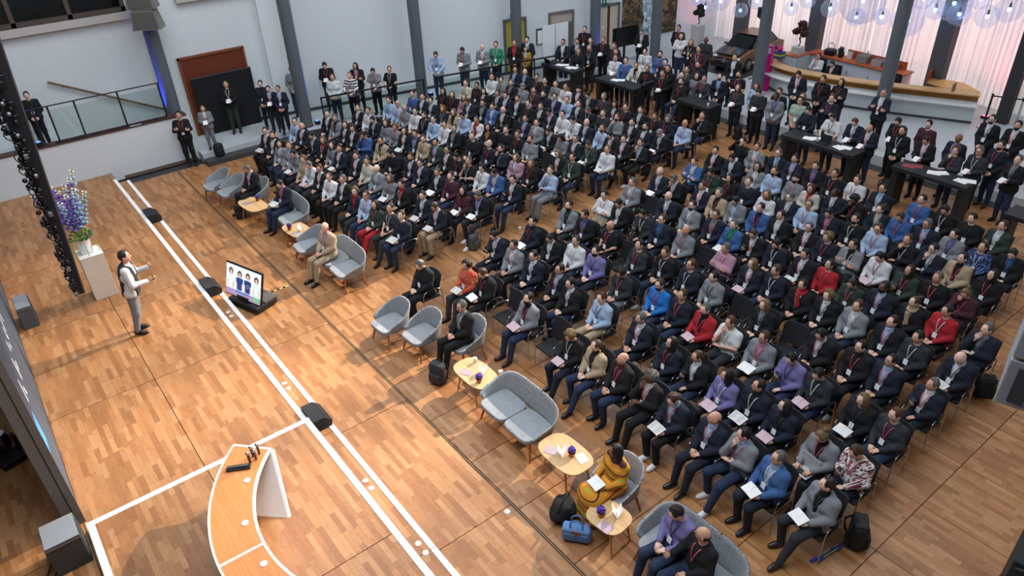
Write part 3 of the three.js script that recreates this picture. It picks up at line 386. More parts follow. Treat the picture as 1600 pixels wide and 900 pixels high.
for (const [x, z, a, w, d, c, label] of [[4.88, -18.25, .4, .15, .21, '#9d8a93', 'pink programme on the oval table by the backpack'], [5.2, -15.72, .2, .15, .21, '#b9a9ad', 'pink programme on the oval table by the navy suit'], [5.32, -8.72, .5, .15, .21, '#a58f97', 'pink programme on the table behind the backpack'], [5.25, -6.28, .4, .16, .21, '#b29aa3', 'pink programme on the table beside the sari'], [5.5, -5.86, -.2, .15, .2, '#e9ebee', 'white printed sheet on the table beside the sari'], [4.88, -4.7, .1, .16, .2, '#b29aa3', 'pink programme on the small table with the tent card']])
  tag(obj('programme', box(w, .006, d).rotateY(a).translate(x, .504, z), mat(c, .6)), label, 'programme', 'programmes on the low tables');
for (const [x, z, label] of [[5.35, -15.8, 'white tent card on the oval table by the navy suit'], [5.55, -8.5, 'white tent card on the table behind the backpack'], [5.32, -6.12, 'white tent card on the table beside the sari'], [5.15, -4.75, 'white tent card on the small low table']])
  tag(obj('tent_card', merge([box(.16, .17, .004).rotateX(.4).translate(0, .08, .033), box(.16, .17, .004).rotateX(-.4).translate(0, .08, -.033)]).rotateY(.9).translate(x, .501, z), M.paper), label, 'tent card', 'tent cards');
for (const [x, y, z, label] of [[5.62, .5, -8.85, 'paper cup beside the tent card behind the backpack'], [5.75, .5, -8.25, 'paper cup on the far side of the table behind the backpack'], [9.9, .0, -12.98, 'white paper cup standing on the floor of the aisle']])
  { const t = thing('paper_cup', label, 'cup', x, y, z); obj('cup', new THREE.LatheGeometry([[0, 0], [.028, 0], [.039, .1], [.036, .1], [.026, .006]].map(p => new THREE.Vector2(...p)), 16), M.white, t); obj('rim', new THREE.TorusGeometry(.039, .003, 5, 16).rotateX(Math.PI / 2).translate(0, .1, 0), M.white, t); }
// conference chair: black pads in a chrome frame with black arm pads
const CH = {
  seat: rbox(.45, .045, .44, .018, 0, .445, .03, 1), back: (() => { const g = new THREE.BoxGeometry(.44, .4, .025, 6, 3, 1), p = g.attributes.position; for (let i = 0; i < p.count; i++) { const x = p.getX(i), y = p.getY(i); p.setZ(i, p.getZ(i) + .05 * (x / .22) ** 2 - .06 * (y / .2)); } g.computeVertexNormals(); return g.translate(0, .72, -.25); })(),
  frame: s => tube([[s * .245, .012, .24], [s * .245, .3, .235], [s * .245, .63, .2], [s * .245, .655, .1], [s * .245, .655, -.12], [s * .245, .62, -.2], [s * .24, .3, -.24], [s * .24, .012, -.28]], .0105, 20, 5), arm: s => rbox(.035, .02, .24, .008, s * .245, .672, .02, 1), rung: bar([-.24, .42, -.2], [.24, .42, -.2], .009, 5), rung2: bar([-.245, .42, .22], [.245, .42, .22], .009, 5)
};
CH.fl = CH.frame(-1); CH.fr = CH.frame(1); CH.al = CH.arm(-1); CH.ar = CH.arm(1); CH.rungs = merge([CH.rung, CH.rung2]);
const M_SEAT = mat('#141518', .8);
function chair(x, z, turn, label, group) {
  const t = thing('conference_chair', label, 'chair', x, 0, z, turn, group);
  obj('seat', CH.seat, M_SEAT, t); obj('backrest', CH.back, M_SEAT, t); obj('side_frame', CH.fl, M.chrome, t); obj('side_frame', CH.fr, M.chrome, t); obj('arm_pad', CH.al, M.black, t); obj('arm_pad', CH.ar, M.black, t); obj('cross_tubes', CH.rungs, M.chrome, t);
  return t;
}
// high bar tables: dark slab on two dark end panels
function barTable(x, z0, z1, label) {
  const t = thing('bar_table', label, 'table', x, 0, (z0 + z1) / 2, 0, 'black bar tables'); const L = z1 - z0, m = mat('#1f2224', .55);
  obj('table_top', rbox(.62, .1, L, .006, 0, 1.07, 0), m, t); for (const s of [-1, 1]) obj('end_panel', rbox(.5, 1.02, .16, .006, 0, .51, s * (L / 2 - .1)), m, t);
  return t;
}
barTable(17.6, -21.0, -19.3, 'black bar table beside the white partition with a laptop on it'); barTable(17.75, -18.3, -16.45, 'black bar table in front of the photographer group'); barTable(18.05, -14.9, -13.6, 'black bar table beside the red haired woman in a grey coat'); barTable(17.85, -10.9, -8.75, 'black bar table where a man in white leans over papers'); barTable(18.0, -7.8, -6.0, 'black bar table with open brochures in front of the puffer jacket'); barTable(17.35, -4.9, -3.0, 'black bar table at the right edge of the hall');
for (const [x, z, a, label] of [[17.8, -10.2, .2, 'papers beside the leaning man in white'], [17.8, -9.3, -.3, 'open laptop papers by the bald man'], [17.95, -7.5, .1, 'red programme on the brochure table'], [18.0, -6.9, .3, 'open white brochure on the brochure table'], [18.0, -6.25, -.1, 'thick white booklets at the table end'], [17.6, -20.3, .3, 'white sheets on the partition table'], [17.6, -19.8, -.2, 'white notes under the leaning visitor'], [17.75, -17.6, .2, 'white leaflet on the photographers table']])
  tag(obj('table_papers', merge([box(.22, .01, .3).rotateY(a), box(.22, .008, .3).rotateY(a + .5).translate(.12, -.001, .12)]).translate(x, 1.126, z), label.includes('red') ? mat('#8a3a42', .7) : M.paper), label, 'papers', 'papers on bar tables');
function laptop(x, y, z, turn, label, c = '#9a9da1') { const t = thing('laptop', label, 'laptop', x, y, z, turn); obj('keyboard_deck', rbox(.31, .014, .22, .005, 0, .007, 0), mat(c, .4, { metalness: .5 }), t); obj('keys', box(.26, .003, .1, 0, .0155, -.03), M.black, t); const l = obj('lid', rbox(.31, .2, .01, .004, 0, .1, 0), mat(c, .4, { metalness: .5 }), t); l.position.set(0, .012, .11); l.rotation.x = .35; return t; }
laptop(17.5, 1.12, -20.75, -Math.PI / 2, 'open black laptop on the bar table by the partition', '#1b1c1e'); laptop(17.75, 1.12, -9.75, Math.PI / 2, 'open black laptop in front of the navy suited man at a bar table', '#1b1c1e');
for (const [x, z, label] of [[17.9, -13.75, 'white paper cup on the bar table near the red haired woman'], [18.1, -7.75, 'white paper cup on the end of the brochure table'], [17.8, -9.95, 'white paper cup beside the black laptop']])
  { const t = thing('paper_cup', label, 'cup', x, 1.121, z); obj('cup', new THREE.LatheGeometry([[0, 0], [.028, 0], [.039, .1], [.036, .1], [.026, .006]].map(p => new THREE.Vector2(...p)), 16), M.white, t); }
{ const t = thing('video_camera', 'black video camera on a tripod between two bar tables', 'video camera', 17.4, 0, -15.75, FACE); for (let i = 0; i < 3; i++) obj('tripod_leg', bar([Math.sin(i * 2.094) * .42, 0, Math.cos(i * 2.094) * .42], [0, 1.25, 0], .016, 8), M.black, t); obj('head', cyl(.05, .06, .12, 0, 1.3, 0, 12), M.black, t); obj('camera_body', rbox(.14, .18, .36, .02, 0, 1.46, 0), M.black, t); obj('lens', cyl(.05, .045, .16, 0, 0, 0, 16).rotateX(Math.PI / 2).translate(0, 1.46, .25), M.blackGloss, t); obj('viewfinder', rbox(.06, .06, .12, .01, .09, 1.55, -.05), M.black, t); obj('pan_handle', bar([0, 1.3, -.05], [.08, 1.15, -.4], .01, 6), M.steel, t); }
// bags
function backpack(x, z, turn, s, label, c = '#121316', y = 0) { const t = thing('backpack', label, 'backpack', x, y, z, turn); t.scale.setScalar(s); obj('body', rbox(.32, .44, .2, .08, 0, .22, 0, 4), mat(c, .75), t); obj('front_pocket', rbox(.25, .2, .07, .03, 0, .15, .11, 3), mat(c, .65), t); obj('top_flap', rbox(.26, .06, .17, .028, 0, .42, 0, 2), mat(c, .7), t); obj('handle', tube([[-.05, .43, -.06], [-.04, .49, -.07], [.04, .49, -.07], [.05, .43, -.06]], .009, 12, 6), M.rubber, t); for (const q of [-1, 1]) obj('strap', tube([[q * .08, .42, -.09], [q * .11, .3, -.16], [q * .12, .12, -.13], [q * .13, .04, -.09]], .014, 14, 6), M.rubber, t); return t; }
backpack(5.1, -9.35, -1.2, 1, 'dark leather backpack standing before the man with folded hands', '#2a2c2f'); backpack(7.68, -2.55, .6, 1.1, 'large black backpack beside the crutches'); backpack(12.15, -2.85, 2.2, 1, 'black backpack alone on the floor behind the last chair of a row'); backpack(18.75, -13.15, .4, .95, 'black backpack at the feet of the red haired woman'); backpack(18.55, -11.35, 1, 1, 'dark rucksack leaning on the long bar table'); backpack(18.3, -8.1, .5, 1, 'black backpack leaning on the brochure table leg'); backpack(4.75, -18.55, -.6, .85, 'black backpack held at the feet of the visitor looking down'); backpack(5.75, -23.0, .2, .9, 'black bag on the dark step beside the grey suit', '#121316', .14);
backpack(8.5, -13.0, .5, .9, 'grey and black rucksack under the aisle chair', '#4b4d50');
{
  const b = thing('blue_handbag', 'light blue fabric handbag on the floor before the yellow sari', 'handbag', 4.72, 0, -5.1, -.9); obj('body', rbox(.42, .26, .18, .05, 0, .14, 0, 3), mat('#5f86b8', .85), b); obj('pocket', rbox(.16, .13, .03, .01, -.09, .12, .09), mat('#5479aa', .85), b); obj('pocket', rbox(.16, .13, .03, .01, .09, .12, .09), mat('#5479aa', .85), b); for (const z of [-.05, .05]) obj('handle', tube([[-.09, .25, z], [-.08, .38, z], [0, .43, z], [.08, .38, z], [.09, .25, z]], .012, 18, 6), mat('#4f76a8', .8), b); obj('leather_patch', box(.14, .05, .01, 0, .22, .093), mat('#7a4a2c', .6), b);
  const k = thing('black_holdall', 'soft black bag slumped behind the blue handbag', 'bag', 4.85, 0, -5.55, .4); obj('body', (() => { const g = new THREE.SphereGeometry(.22, 22, 16), p = g.attributes.position; for (let i = 0; i < p.count; i++) { const x = p.getX(i), y = p.getY(i), z = p.getZ(i), k = 1 + .12 * Math.sin(x * 21 + z * 9) * Math.sin(y * 17 + 1) + .07 * Math.sin(z * 33 + x * 14); p.setXYZ(i, x * 1.15 * k, Math.max(-.14, y * .72 * k), z * .85 * k); } g.computeVertexNormals(); return g.translate(0, .141, 0); })(), mat('#0f1012', .9), k); obj('strap', tube([[-.2, .25, 0], [-.1, .42, .05], [.1, .42, .05], [.2, .25, 0]], .014, 16, 6), M.rubber, k);
  const c = thing('crutches', 'pair of grey crutches with blue ends lying beside the black backpack', 'crutches', 0, .03, 0); for (const d of [0, .09]) { obj('shaft', bar([6.95 + d, 0, -2.75 + d * .6], [7.75 + d, .02, -2.62 + d * .6], .013, 8), M.steel, c); obj('blue_tip', bar([6.93 + d, 0, -2.755 + d * .6], [7.02 + d, 0, -2.74 + d * .6], .022, 8), mat('#1d3fa0', .5), c); obj('blue_collar', bar([7.3 + d, .01, -2.69 + d * .6], [7.36 + d, .01, -2.68 + d * .6], .019, 8), mat('#1d3fa0', .5), c); }
  const tb = thing('tote_bag', 'cream cloth tote bag hanging from a chair at the aisle', 'tote bag', 13.2, .0, -13.3, .3); obj('body', rbox(.34, .38, .08, .03, 0, .28, 0, 3), mat('#cdb893', .9), tb); obj('handle', tube([[-.08, .46, 0], [-.06, .68, 0], [.06, .68, 0], [.08, .46, 0]], .012, 14, 6), mat('#c3ad87', .9), tb);
  const sh = thing('cream_bag', 'cream shopping bag on the floor at the near end of the rows', 'bag', 6.25, 0, -2.35, .5); obj('body', rbox(.36, .34, .2, .05, 0, .17, 0, 3), mat('#cfc9ae', .9), sh); obj('handle', tube([[-.08, .32, .05], [-.05, .46, .05], [.05, .46, .05], [.08, .32, .05]], .01, 14, 6), mat('#b9b295', .9), sh);
}
// ---------------------------------------------------------------- curtain wall, lamps, reception, car
{
  // pleated sheer curtain in front of added glowing window panels
  const c0 = [25.1, 1.2], c1 = [27.3, -20.9], H = 8; const L = Math.hypot(c1[0] - c0[0], c1[1] - c0[1]), tx = (c1[0] - c0[0]) / L, tz = (c1[1] - c0[1]) / L;
  const curtain = thing('curtain', 'floor length sheer striped curtain along the reception side', 'curtain', 0, .3, 0);
  const stripes = dataTex(512, (x, y) => { const v = hash(x >> 2, 4), w = (hash(x, 9) - .5) * 16, t = [[232, 228, 228], [216, 210, 212], [240, 236, 232], [204, 198, 202], [236, 226, 220], [230, 216, 220]][Math.floor(v * 6)]; return t.map(q => q + w); });
  const cm = new THREE.MeshPhysicalMaterial({ map: stripes, roughness: .95, transmission: .35, thickness: 0, side: THREE.DoubleSide });
  const panels = 9;
  for (let p = 0; p < panels; p++) {
    const pos = [], uv = [], idx = [], m = 100; for (let i = 0; i <= m; i++) { const s = L * (p + i / m) / panels + (i === 0 ? .01 : i === m ? -.01 : 0), o = .045 * Math.sin(s * 34) + .02 * Math.sin(s * 13.7); for (let j = 0; j <= 1; j++) { pos.push(c0[0] + tx * s + tz * o, j * H, c0[1] + tz * s - tx * o); uv.push(s / 3.1, j * 2); } }
    for (let i = 0; i < m; i++) { const a = i * 2; idx.push(a, a + 2, a + 1, a + 1, a + 2, a + 3); }
    const g = new THREE.BufferGeometry(); g.setAttribute('position', new THREE.Float32BufferAttribute(pos, 3)); g.setAttribute('uv', new THREE.Float32BufferAttribute(uv, 2)); g.setIndex(idx); g.computeVertexNormals(); obj('curtain_panel', g, cm, curtain);
  }
  // window panels added behind the curtain to make it glow through
  for (let k = 0; k < 3; k++) { const w = thing('window_' + (3 + k), 'glowing panel added as a window behind the sheer curtain', 'window', 28.7, 3.6, -3.5 - 7 * k, 0, 'light panels added behind the curtain'); w.name = 'window_' + (3 + k); w.userData.kind = 'structure'; obj('pane', box(.03, 6.2, 6.4), new THREE.MeshStandardMaterial({ color: 0xffffff, emissive: 0xfff4ee, emissiveIntensity: .8 }), w); obj('frame', merge([box(.1, .12, 6.5, 0, 3.1, 0), box(.1, .12, 6.5, 0, -3.1, 0), box(.1, 6.3, .12, 0, 0, 3.2), box(.1, 6.3, .12, 0, 0, -3.2)]), M.darkMetal, w); const l = new THREE.RectAreaLight(0xfff2ec, 1.9, 6.3, 6); l.position.set(-.1, 0, 0); l.rotation.y = Math.PI / 2; w.add(l); }
  // columns directly before the curtain
  for (const [x, z, label] of [[25.5, -15.15, 'dark square pillar at the curtain behind the plant'], [24.95, -10.35, 'dark square pillar at the curtain behind the reception desk'], [26.3, -19.0, 'dark square pillar at the curtain behind the car']]) { const t = thing('pillar', label, 'pillar', x, .3, z, -.07); t.userData.kind = 'structure'; obj('shaft', rbox(.36, 9, .5, .02, 0, 4.5, 0), mat('#4a4748', .7), t); obj('foot', box(.4, .05, .54, 0, .025, 0), M.darkMetal, t); }
  const dr = thing('door_5', 'dark framed glass exit door at the right end of the curtain', 'door', 24.98, .3, -8.1, -.07); dr.name = 'door_5'; dr.userData.kind = 'structure'; obj('frame', merge([box(.22, 6, .34, 0, 3, 0), box(.18, 6, .2, 0, 3, 1.5), box(.16, .2, 1.7, 0, 2.2, .75)]), mat('#2b2c2f', .6), dr); obj('pane', box(.02, 2.1, 1.25, 0, 1.05, .76), M.glass, dr);
  // coloured floor wash lamps at the curtain foot
  for (const [x, z, c, I] of [[25.0, -8.6, 0xff5a88, 9], [25.3, -12.1, 0xff6a5a, 2.5], [25.4, -14.3, 0xff7a60, 2.5], [25.6, -20.4, 0xff5a5a, 5], [25.5, -17.0, 0xffa070, 2.5], [25.0, -10.9, 0xff8a60, 2.5]]) {
    const t = thing('wash_light', 'small floor lamp washing the curtain pink', 'floor lamp', x, .3, z, 0, 'wash lights at the curtain foot'); obj('housing', rbox(.12, .09, .22, .015, 0, .045, 0), M.black, t); obj('lens', box(.08, .008, .18, 0, .094, 0), new THREE.MeshStandardMaterial({ color: c, emissive: c, emissiveIntensity: 4 }), t); const s = new THREE.SpotLight(c, I, 0, 1.1, .8, 2); s.position.set(-.02, .14, 0); s.target.position.set(.35, 2.2, 0); s.castShadow = true; s.shadow.radius = 3; t.add(s, s.target);
  }
  // pendant globes
  for (const [x, y, z, r] of [[24.82, 2.59, -15.87, .26], [24.77, 2.95, -15.23, .27], [24.7, 2.83, -14.29, .3], [24.1, 3.36, -12.85, .72], [24.62, 2.71, -13.25, .3], [24.56, 2.87, -12.35, .27], [24.49, 2.9, -11.45, .5], [24.47, 3.6, -11.13, .32], [24.44, 3.35, -10.68, .3], [24.1, 3.68, -10.05, .5], [24.38, 3.34, -9.94, .34], [24.35, 3.85, -9.46, .3], [24.33, 3.4, -9.14, .33], [24.29, 3.68, -8.61, .36], [25.15, 2.2, -20.45, .25], [25.11, 2.0, -19.97, .28], [25.06, 2.34, -19.2, .36], [24.98, 2.16, -18.16, .28], [24.93, 2.62, -17.42, .32], [24.6, 3.5, -13.9, .34]]) {
    const t = thing('pendant_lamp', r > .6 ? 'largest clear globe pendant lamp above the reception' : r > .4 ? 'large clear globe pendant lamp with a blue bulb' : 'clear globe pendant lamp with a small blue bulb', 'pendant lamp', x, y, z, 0, 'globe pendants over the reception');
    obj('globe', new THREE.SphereGeometry(r, 28, 20), new THREE.MeshPhysicalMaterial({ color: 0xf2f3fa, roughness: .06, transmission: .93, thickness: 0, ior: 1.25 }), t);
    obj('bulb', new THREE.SphereGeometry(.055, 12, 10).scale(1, 1.2, 1), new THREE.MeshStandardMaterial({ color: 0xbfe2ff, emissive: 0x8fd0ff, emissiveIntensity: 5 }), t); obj('socket', cyl(.03, .04, .12, 0, .12, 0, 10), M.darkMetal, t); obj('cord', bar([0, .18, 0], [0, CEIL - y + .15, 0], .006, 5), M.rubber, t);
    const l = new THREE.PointLight(0x9fd4ff, .35, 0, 2); l.castShadow = true; l.shadow.radius = 2.5; t.add(l);
  }
}
{
  // reception desk: white front, wooden band and top along one curve
  const f = [[23.85, -15.35], [23.1, -15.0], [22.8, -14.3], [22.85, -13.3], [23.1, -12.2], [23.5, -11], [24.0, -9.8], [24.45, -8.75]];
  const cv2 = new THREE.CatmullRomCurve3(f.map(p => P3(p[0], 0, p[1]))), pts = cv2.getPoints(40), off = d => pts.map((p, i) => { const t = cv2.getTangent(i / 40); return [p.x - t.z * d * -1, p.z + t.x * d * -1]; });
  const strip = (a, b, h, y) => extrude(off(a).concat(off(b).reverse()), h).translate(0, y, 0);
  const d = thing('reception_desk', 'long curved reception desk with wooden band above a white front', 'desk', 0, .3, 0);
  obj('white_front', strip(-.1, -.16, .66, 0), mat('#d6dcdf', .5), d); obj('plinth', strip(-.14, -.2, .06, 0), M.stone, d);
  obj('wood_band', scaleUV(strip(0, -.05, .3, .62), .7, 2), mat('#c58a3e', .5, { map: M.oak.map }), d); obj('desk_top', scaleUV(strip(0, -.42, .04, .9), .7, 2), mat('#d8ad74', .45, { map: M.oak.map }), d);
  obj('end_top', extrude([[24.45, -8.75], [25.0, -9.5], [24.85, -10.4], [24.3, -10.3], [24.1, -9.7]], .04).translate(0, .9, 0), mat('#cf9a58', .45), d); obj('end_wall', extrude([[24.3, -10.3], [24.85, -10.4], [24.83, -10.45], [24.3, -10.35]], .3).translate(0, .94, 0), mat('#8a4a26', .5), d); obj('inner_shelf', strip(-.3, -.6, .03, .62), mat('#dfe0de', .6), d);
  const bc = thing('back_counter', 'white cupboard counter with orange wooden top behind the reception desk', 'counter', 24.75, .3, -12.9, -.07); obj('cupboards', box(.5, .95, 3.6, 0, .475, 0), mat('#b9bcc2', .6), bc); obj('counter_top', box(.62, .04, 3.7, -.03, .97, 0), mat('#b5552a', .5), bc); for (const z of [-1, -.2, .6, 1.3]) obj('handle', box(.015, .12, .02, -.26, .6, z), M.steel, bc); obj('backboard', box(.04, .25, 2.2, .22, 1.11, .5), mat('#a4491f', .5), bc);
  const ec = thing('cupboard', 'white cupboard with an orange top under the potted tree', 'cupboard', 24.2, .3, -14.95, -.1); obj('body', box(.75, .95, .6, 0, .475, 0), mat('#bfc3c6', .6), ec); obj('top', box(.8, .03, .64, 0, .965, 0), mat('#b5602f', .5), ec);
  for (const [x, z, w, h, dd, c, label] of [[24.75, -12.75, .4, .24, .36, '#7d7674', 'grey office printer on the back counter'], [24.7, -12.2, .36, .2, .34, '#a38d8a', 'beige box on the back counter beside the printer'], [24.72, -11.7, .38, .17, .4, '#8f7b7d', 'flat office machine on the back counter'], [24.75, -13.25, .16, .26, .16, '#c9b5b0', 'small pale box on the back counter beside the bag'], [24.0, -9.35, .22, .22, .04, '#6f6a5d', 'small grey card holder on the reception desk end']]) { const t = thing('office_box', label, 'box', x, label.includes('holder') ? 1.24 : 1.29, z, .1); obj('body', rbox(w, h, dd, .015, 0, h / 2, 0), mat(c, .6), t); obj('lid', box(w * .8, .012, dd * .8, 0, h + .004, 0), mat('#55504f', .6), t); }
  const hb = thing('black_handbag', 'black handbag with round handle on the back counter', 'handbag', 24.75, 1.29, -14.0); obj('body', rbox(.3, .22, .36, .06, 0, .11, 0, 3), M.black, hb); obj('handle', new THREE.TorusGeometry(.12, .012, 6, 20).rotateY(Math.PI / 2).translate(0, .3, 0), M.rubber, hb); backpack(24.75, -13.6, .3, .75, 'small black backpack on the back counter', '#121316', 1.29);
  const sg = thing('pink_sign', 'tall magenta sign column beside the grey column', 'sign', 22.55, .3, -15.0, .2); obj('panel', rbox(.22, 1.55, .3, .01, 0, .775, 0), mat('#d01389', .5), sg); obj('header', box(.225, .2, .24, 0, 1.4, 0), mat('#d9b9dc', .5), sg); obj('band', box(.228, .04, .31, 0, 1.54, 0), mat('#b00f74', .5), sg);
  for (const [x, z, y, c1, label] of [[23.35, -15.1, 1.24, 0, 'stack of coloured cushions on the desk end']]) { const t = thing('cushion_stack', label, 'cushions', x, y, z); ['#27407a', '#a9ad3c', '#27407a'].forEach((c, i) => obj('cushion', rbox(.3, .08, .34, .035, 0, .04 + i * .08, 0, 2), mat(c, .8), t)); obj('pink_ornament', new THREE.SphereGeometry(.1, 14, 10).translate(0, .33, 0), mat('#d21a6e', .6), t); }
  for (const [x, z, label] of [[23.3, -16.0, 'chrome barrier post left of the pink sign'], [24.3, -15.9, 'chrome barrier post beside the cushions'], [24.2, -8.3, 'black barrier post at the reception desk end'], [24.45, -7.55, 'chrome barrier post before the exit door']]) { const t = thing('barrier_post', label, 'barrier post', x, .3, z); obj('pole', cyl(.03, .03, .95, 0, .5, 0, 12), label.includes('black') ? M.black : M.chrome, t); obj('base', cyl(.16, .18, .03, 0, .015, 0, 24), M.chrome, t); obj('head', cyl(.035, .035, .1, 0, .99, 0, 12), M.black, t); }
  for (const [a, b, label] of [[[24.2, 1.28, -8.3], [24.45, 1.28, -7.55], 'black barrier belt before the exit door'], [[23.3, 1.2, -16.0], [23.1, .95, -15.1], 'black barrier belt beside the pink sign']]) tag(obj('barrier_belt', bar(a, b, .02, 6), M.black), label, 'barrier belt');
  tag(obj('door_mat', box(1.1, .012, 1.6, 24.0, .307, -6.6), mat('#232427', .95)), 'black door mat on the stone floor at the exit', 'mat');
  // potted trees
  const tree = (x, y, z, s, label, potH, potR, leaf) => { const t = thing('potted_tree', label, 'potted tree', x, y, z); obj('pot', rbox(potR * 2, potH, potR * 2, .02, 0, potH / 2, 0), mat('#b9b4b0', .6), t); obj('trunk', tube([[0, potH, 0], [.03 * s, potH + .16 * s, .02], [-.02 * s, potH + .3 * s, 0], [.05 * s, potH + .45 * s, .03]], .025 * s, 14, 6), mat('#2a1c16', .8), t); obj('branch', tube([[0, potH + .22 * s, 0], [-.1 * s, potH + .36 * s, .12 * s], [-.12 * s, potH + .42 * s, .22 * s]], .015 * s, 10, 5), mat('#2a1c16', .8), t); for (const [a, b, c, r] of [[.05, .62, 0, .2], [-.12, .5, .22, .15], [.1, .78, -.05, .16], [-.05, .52, -.16, .14]]) { const gs = []; for (let i = 0; i < 90; i++) { const u = hash(i, 21) * 6.28, v = Math.acos(2 * hash(i, 22) - 1), q = r * s * Math.cbrt(.25 + .75 * hash(i, 23)); gs.push(new THREE.SphereGeometry(.055 * s, 5, 3).scale(1, .35, .7).rotateX(i).rotateY(i * 2).translate(Math.sin(v) * Math.cos(u) * q, Math.cos(v) * q * .8, Math.sin(v) * Math.sin(u) * q)); } const m = obj('foliage', merge(gs), leaf, t); m.position.set(a * s, potH + b * s, c * s); } };
  tree(24.7, .3, -19.9, .85, 'dark bonsai tree on a tall white planter in the pink corner', 1.1, .2, mat('#1d2418', .8)); tree(24.15, 1.28, -14.9, .95, 'reddish bonsai tree in a pale pot on the cupboard', .26, .17, mat('#4a2a22', .8));
}
{ // parked show car, copper and black
  const car = thing('car', 'copper and black show car parked at the curtain', 'car', 24.8, .312, -17.45, Math.PI / 2 + .12); car.scale.setScalar(.7);   // nose along +z before turning
  car.rotation.y = -Math.PI / 2 + .12;
  const body = (prof, w, taper) => { const s = new THREE.Shape(prof.map(p => new THREE.Vector2(...p))); const g = new THREE.ExtrudeGeometry(s, { depth: w, bevelEnabled: true, bevelSize: .06, bevelThickness: .1, bevelSegments: 3, curveSegments: 8 }); g.translate(0, 0, -w / 2); const p = g.attributes.position; for (let i = 0; i < p.count; i++) { const y = p.getY(i); p.setZ(i, p.getZ(i) * (1 - taper * Math.max(0, y - .9))); } g.computeVertexNormals(); return g.rotateY(-Math.PI / 2); };
  const cop = mat('#6f5239', .3, { metalness: .7 }), blk = mat('#15171b', .2, { metalness: .3 }), gl = mat('#10151a', .08, { metalness: .2 });
  obj('body_shell', body([[-2.3, .35], [2.2, .3], [2.35, .55], [2.25, .82], [1.2, 1.02], [-1.9, 1.02], [-2.3, .9]], 1.62, 0), cop, car); obj('cabin', body([[-1.95, 1.0], [1.15, 1.0], [.35, 1.52], [-1.2, 1.56]], 1.5, .32), blk, car);
  obj('windscreen', (() => { const g = new THREE.PlaneGeometry(1.35, .92, 6, 1); return g.rotateX(-.98).translate(0, 1.3, .93); })(), gl, car); obj('roof', rbox(1.2, .05, 1.5, .02, 0, 1.63, -.45), cop, car);
  obj('bonnet_panel', rbox(1.3, .03, .95, .012, 0, 0, 0).rotateX(.18).translate(0, 1.03, 1.75), blk, car); obj('bonnet_stripe', rbox(.25, .03, .9, .01, 0, 0, 0).rotateX(.18).translate(0, 1.05, 1.75), cop, car); obj('grille', rbox(1.2, .26, .06, .03, 0, .66, 2.4), M.blackGloss, car); obj('grille_bar', rbox(1.1, .03, .07, .01, 0, .68, 2.41), M.chrome, car); obj('emblem', new THREE.TorusGeometry(.09, .014, 6, 20).translate(0, .68, 2.45), M.chrome, car); obj('bumper', rbox(1.75, .22, .2, .06, 0, .38, 2.33), blk, car);
  for (const s of [-1, 1]) { obj('headlight', rbox(.36, .12, .1, .04, s * .68, .82, 2.28), mat('#dfe6ee', .15), car); obj('mirror', rbox(.2, .13, .12, .04, s * .98, 1.12, .75), cop, car); obj('side_window', box(.02, .32, 1.6, 0, 0, 0).rotateZ(s * .25).translate(s * .79, 1.27, -.35), gl, car); obj('sill', rbox(.05, .12, 2.6, .02, s * .9, .36, 0), M.chrome, car); for (const z of [1.45, -1.4]) { const w = obj('wheel', cyl(.36, .36, .24, 0, 0, 0, 24).rotateZ(Math.PI / 2).translate(s * .82, .36, z), M.rubber, car); obj('rim', cyl(.24, .24, .25, 0, 0, 0, 10).rotateZ(Math.PI / 2).translate(s * .83, .36, z), M.steel, w); } }
  for (const x of [-.3, .25]) obj('wiper', bar([x, 1.05, 1.28], [x + .45, 1.3, 1.0], .012, 5), M.rubber, car);
  tag(obj('car_platform', box(4.2, .012, 2.3, 25.0, .306, -17.45), mat('#2a2b2d', .6)), 'dark mat under the show car', 'mat');
  const sp = thing('column_spotlight', 'black spotlight clamped to the column near the car', 'spotlight', 22.05, 3.0, -15.2, .6); obj('housing', rbox(.2, .3, .22, .02, 0, 0, 0), M.black, sp); obj('barn_door', box(.24, .02, .2, 0, -.17, .12).rotateX(.4), M.black, sp); obj('clamp', bar([0, .1, 0], [-.1, .15, .28], .02), M.black, sp);
}
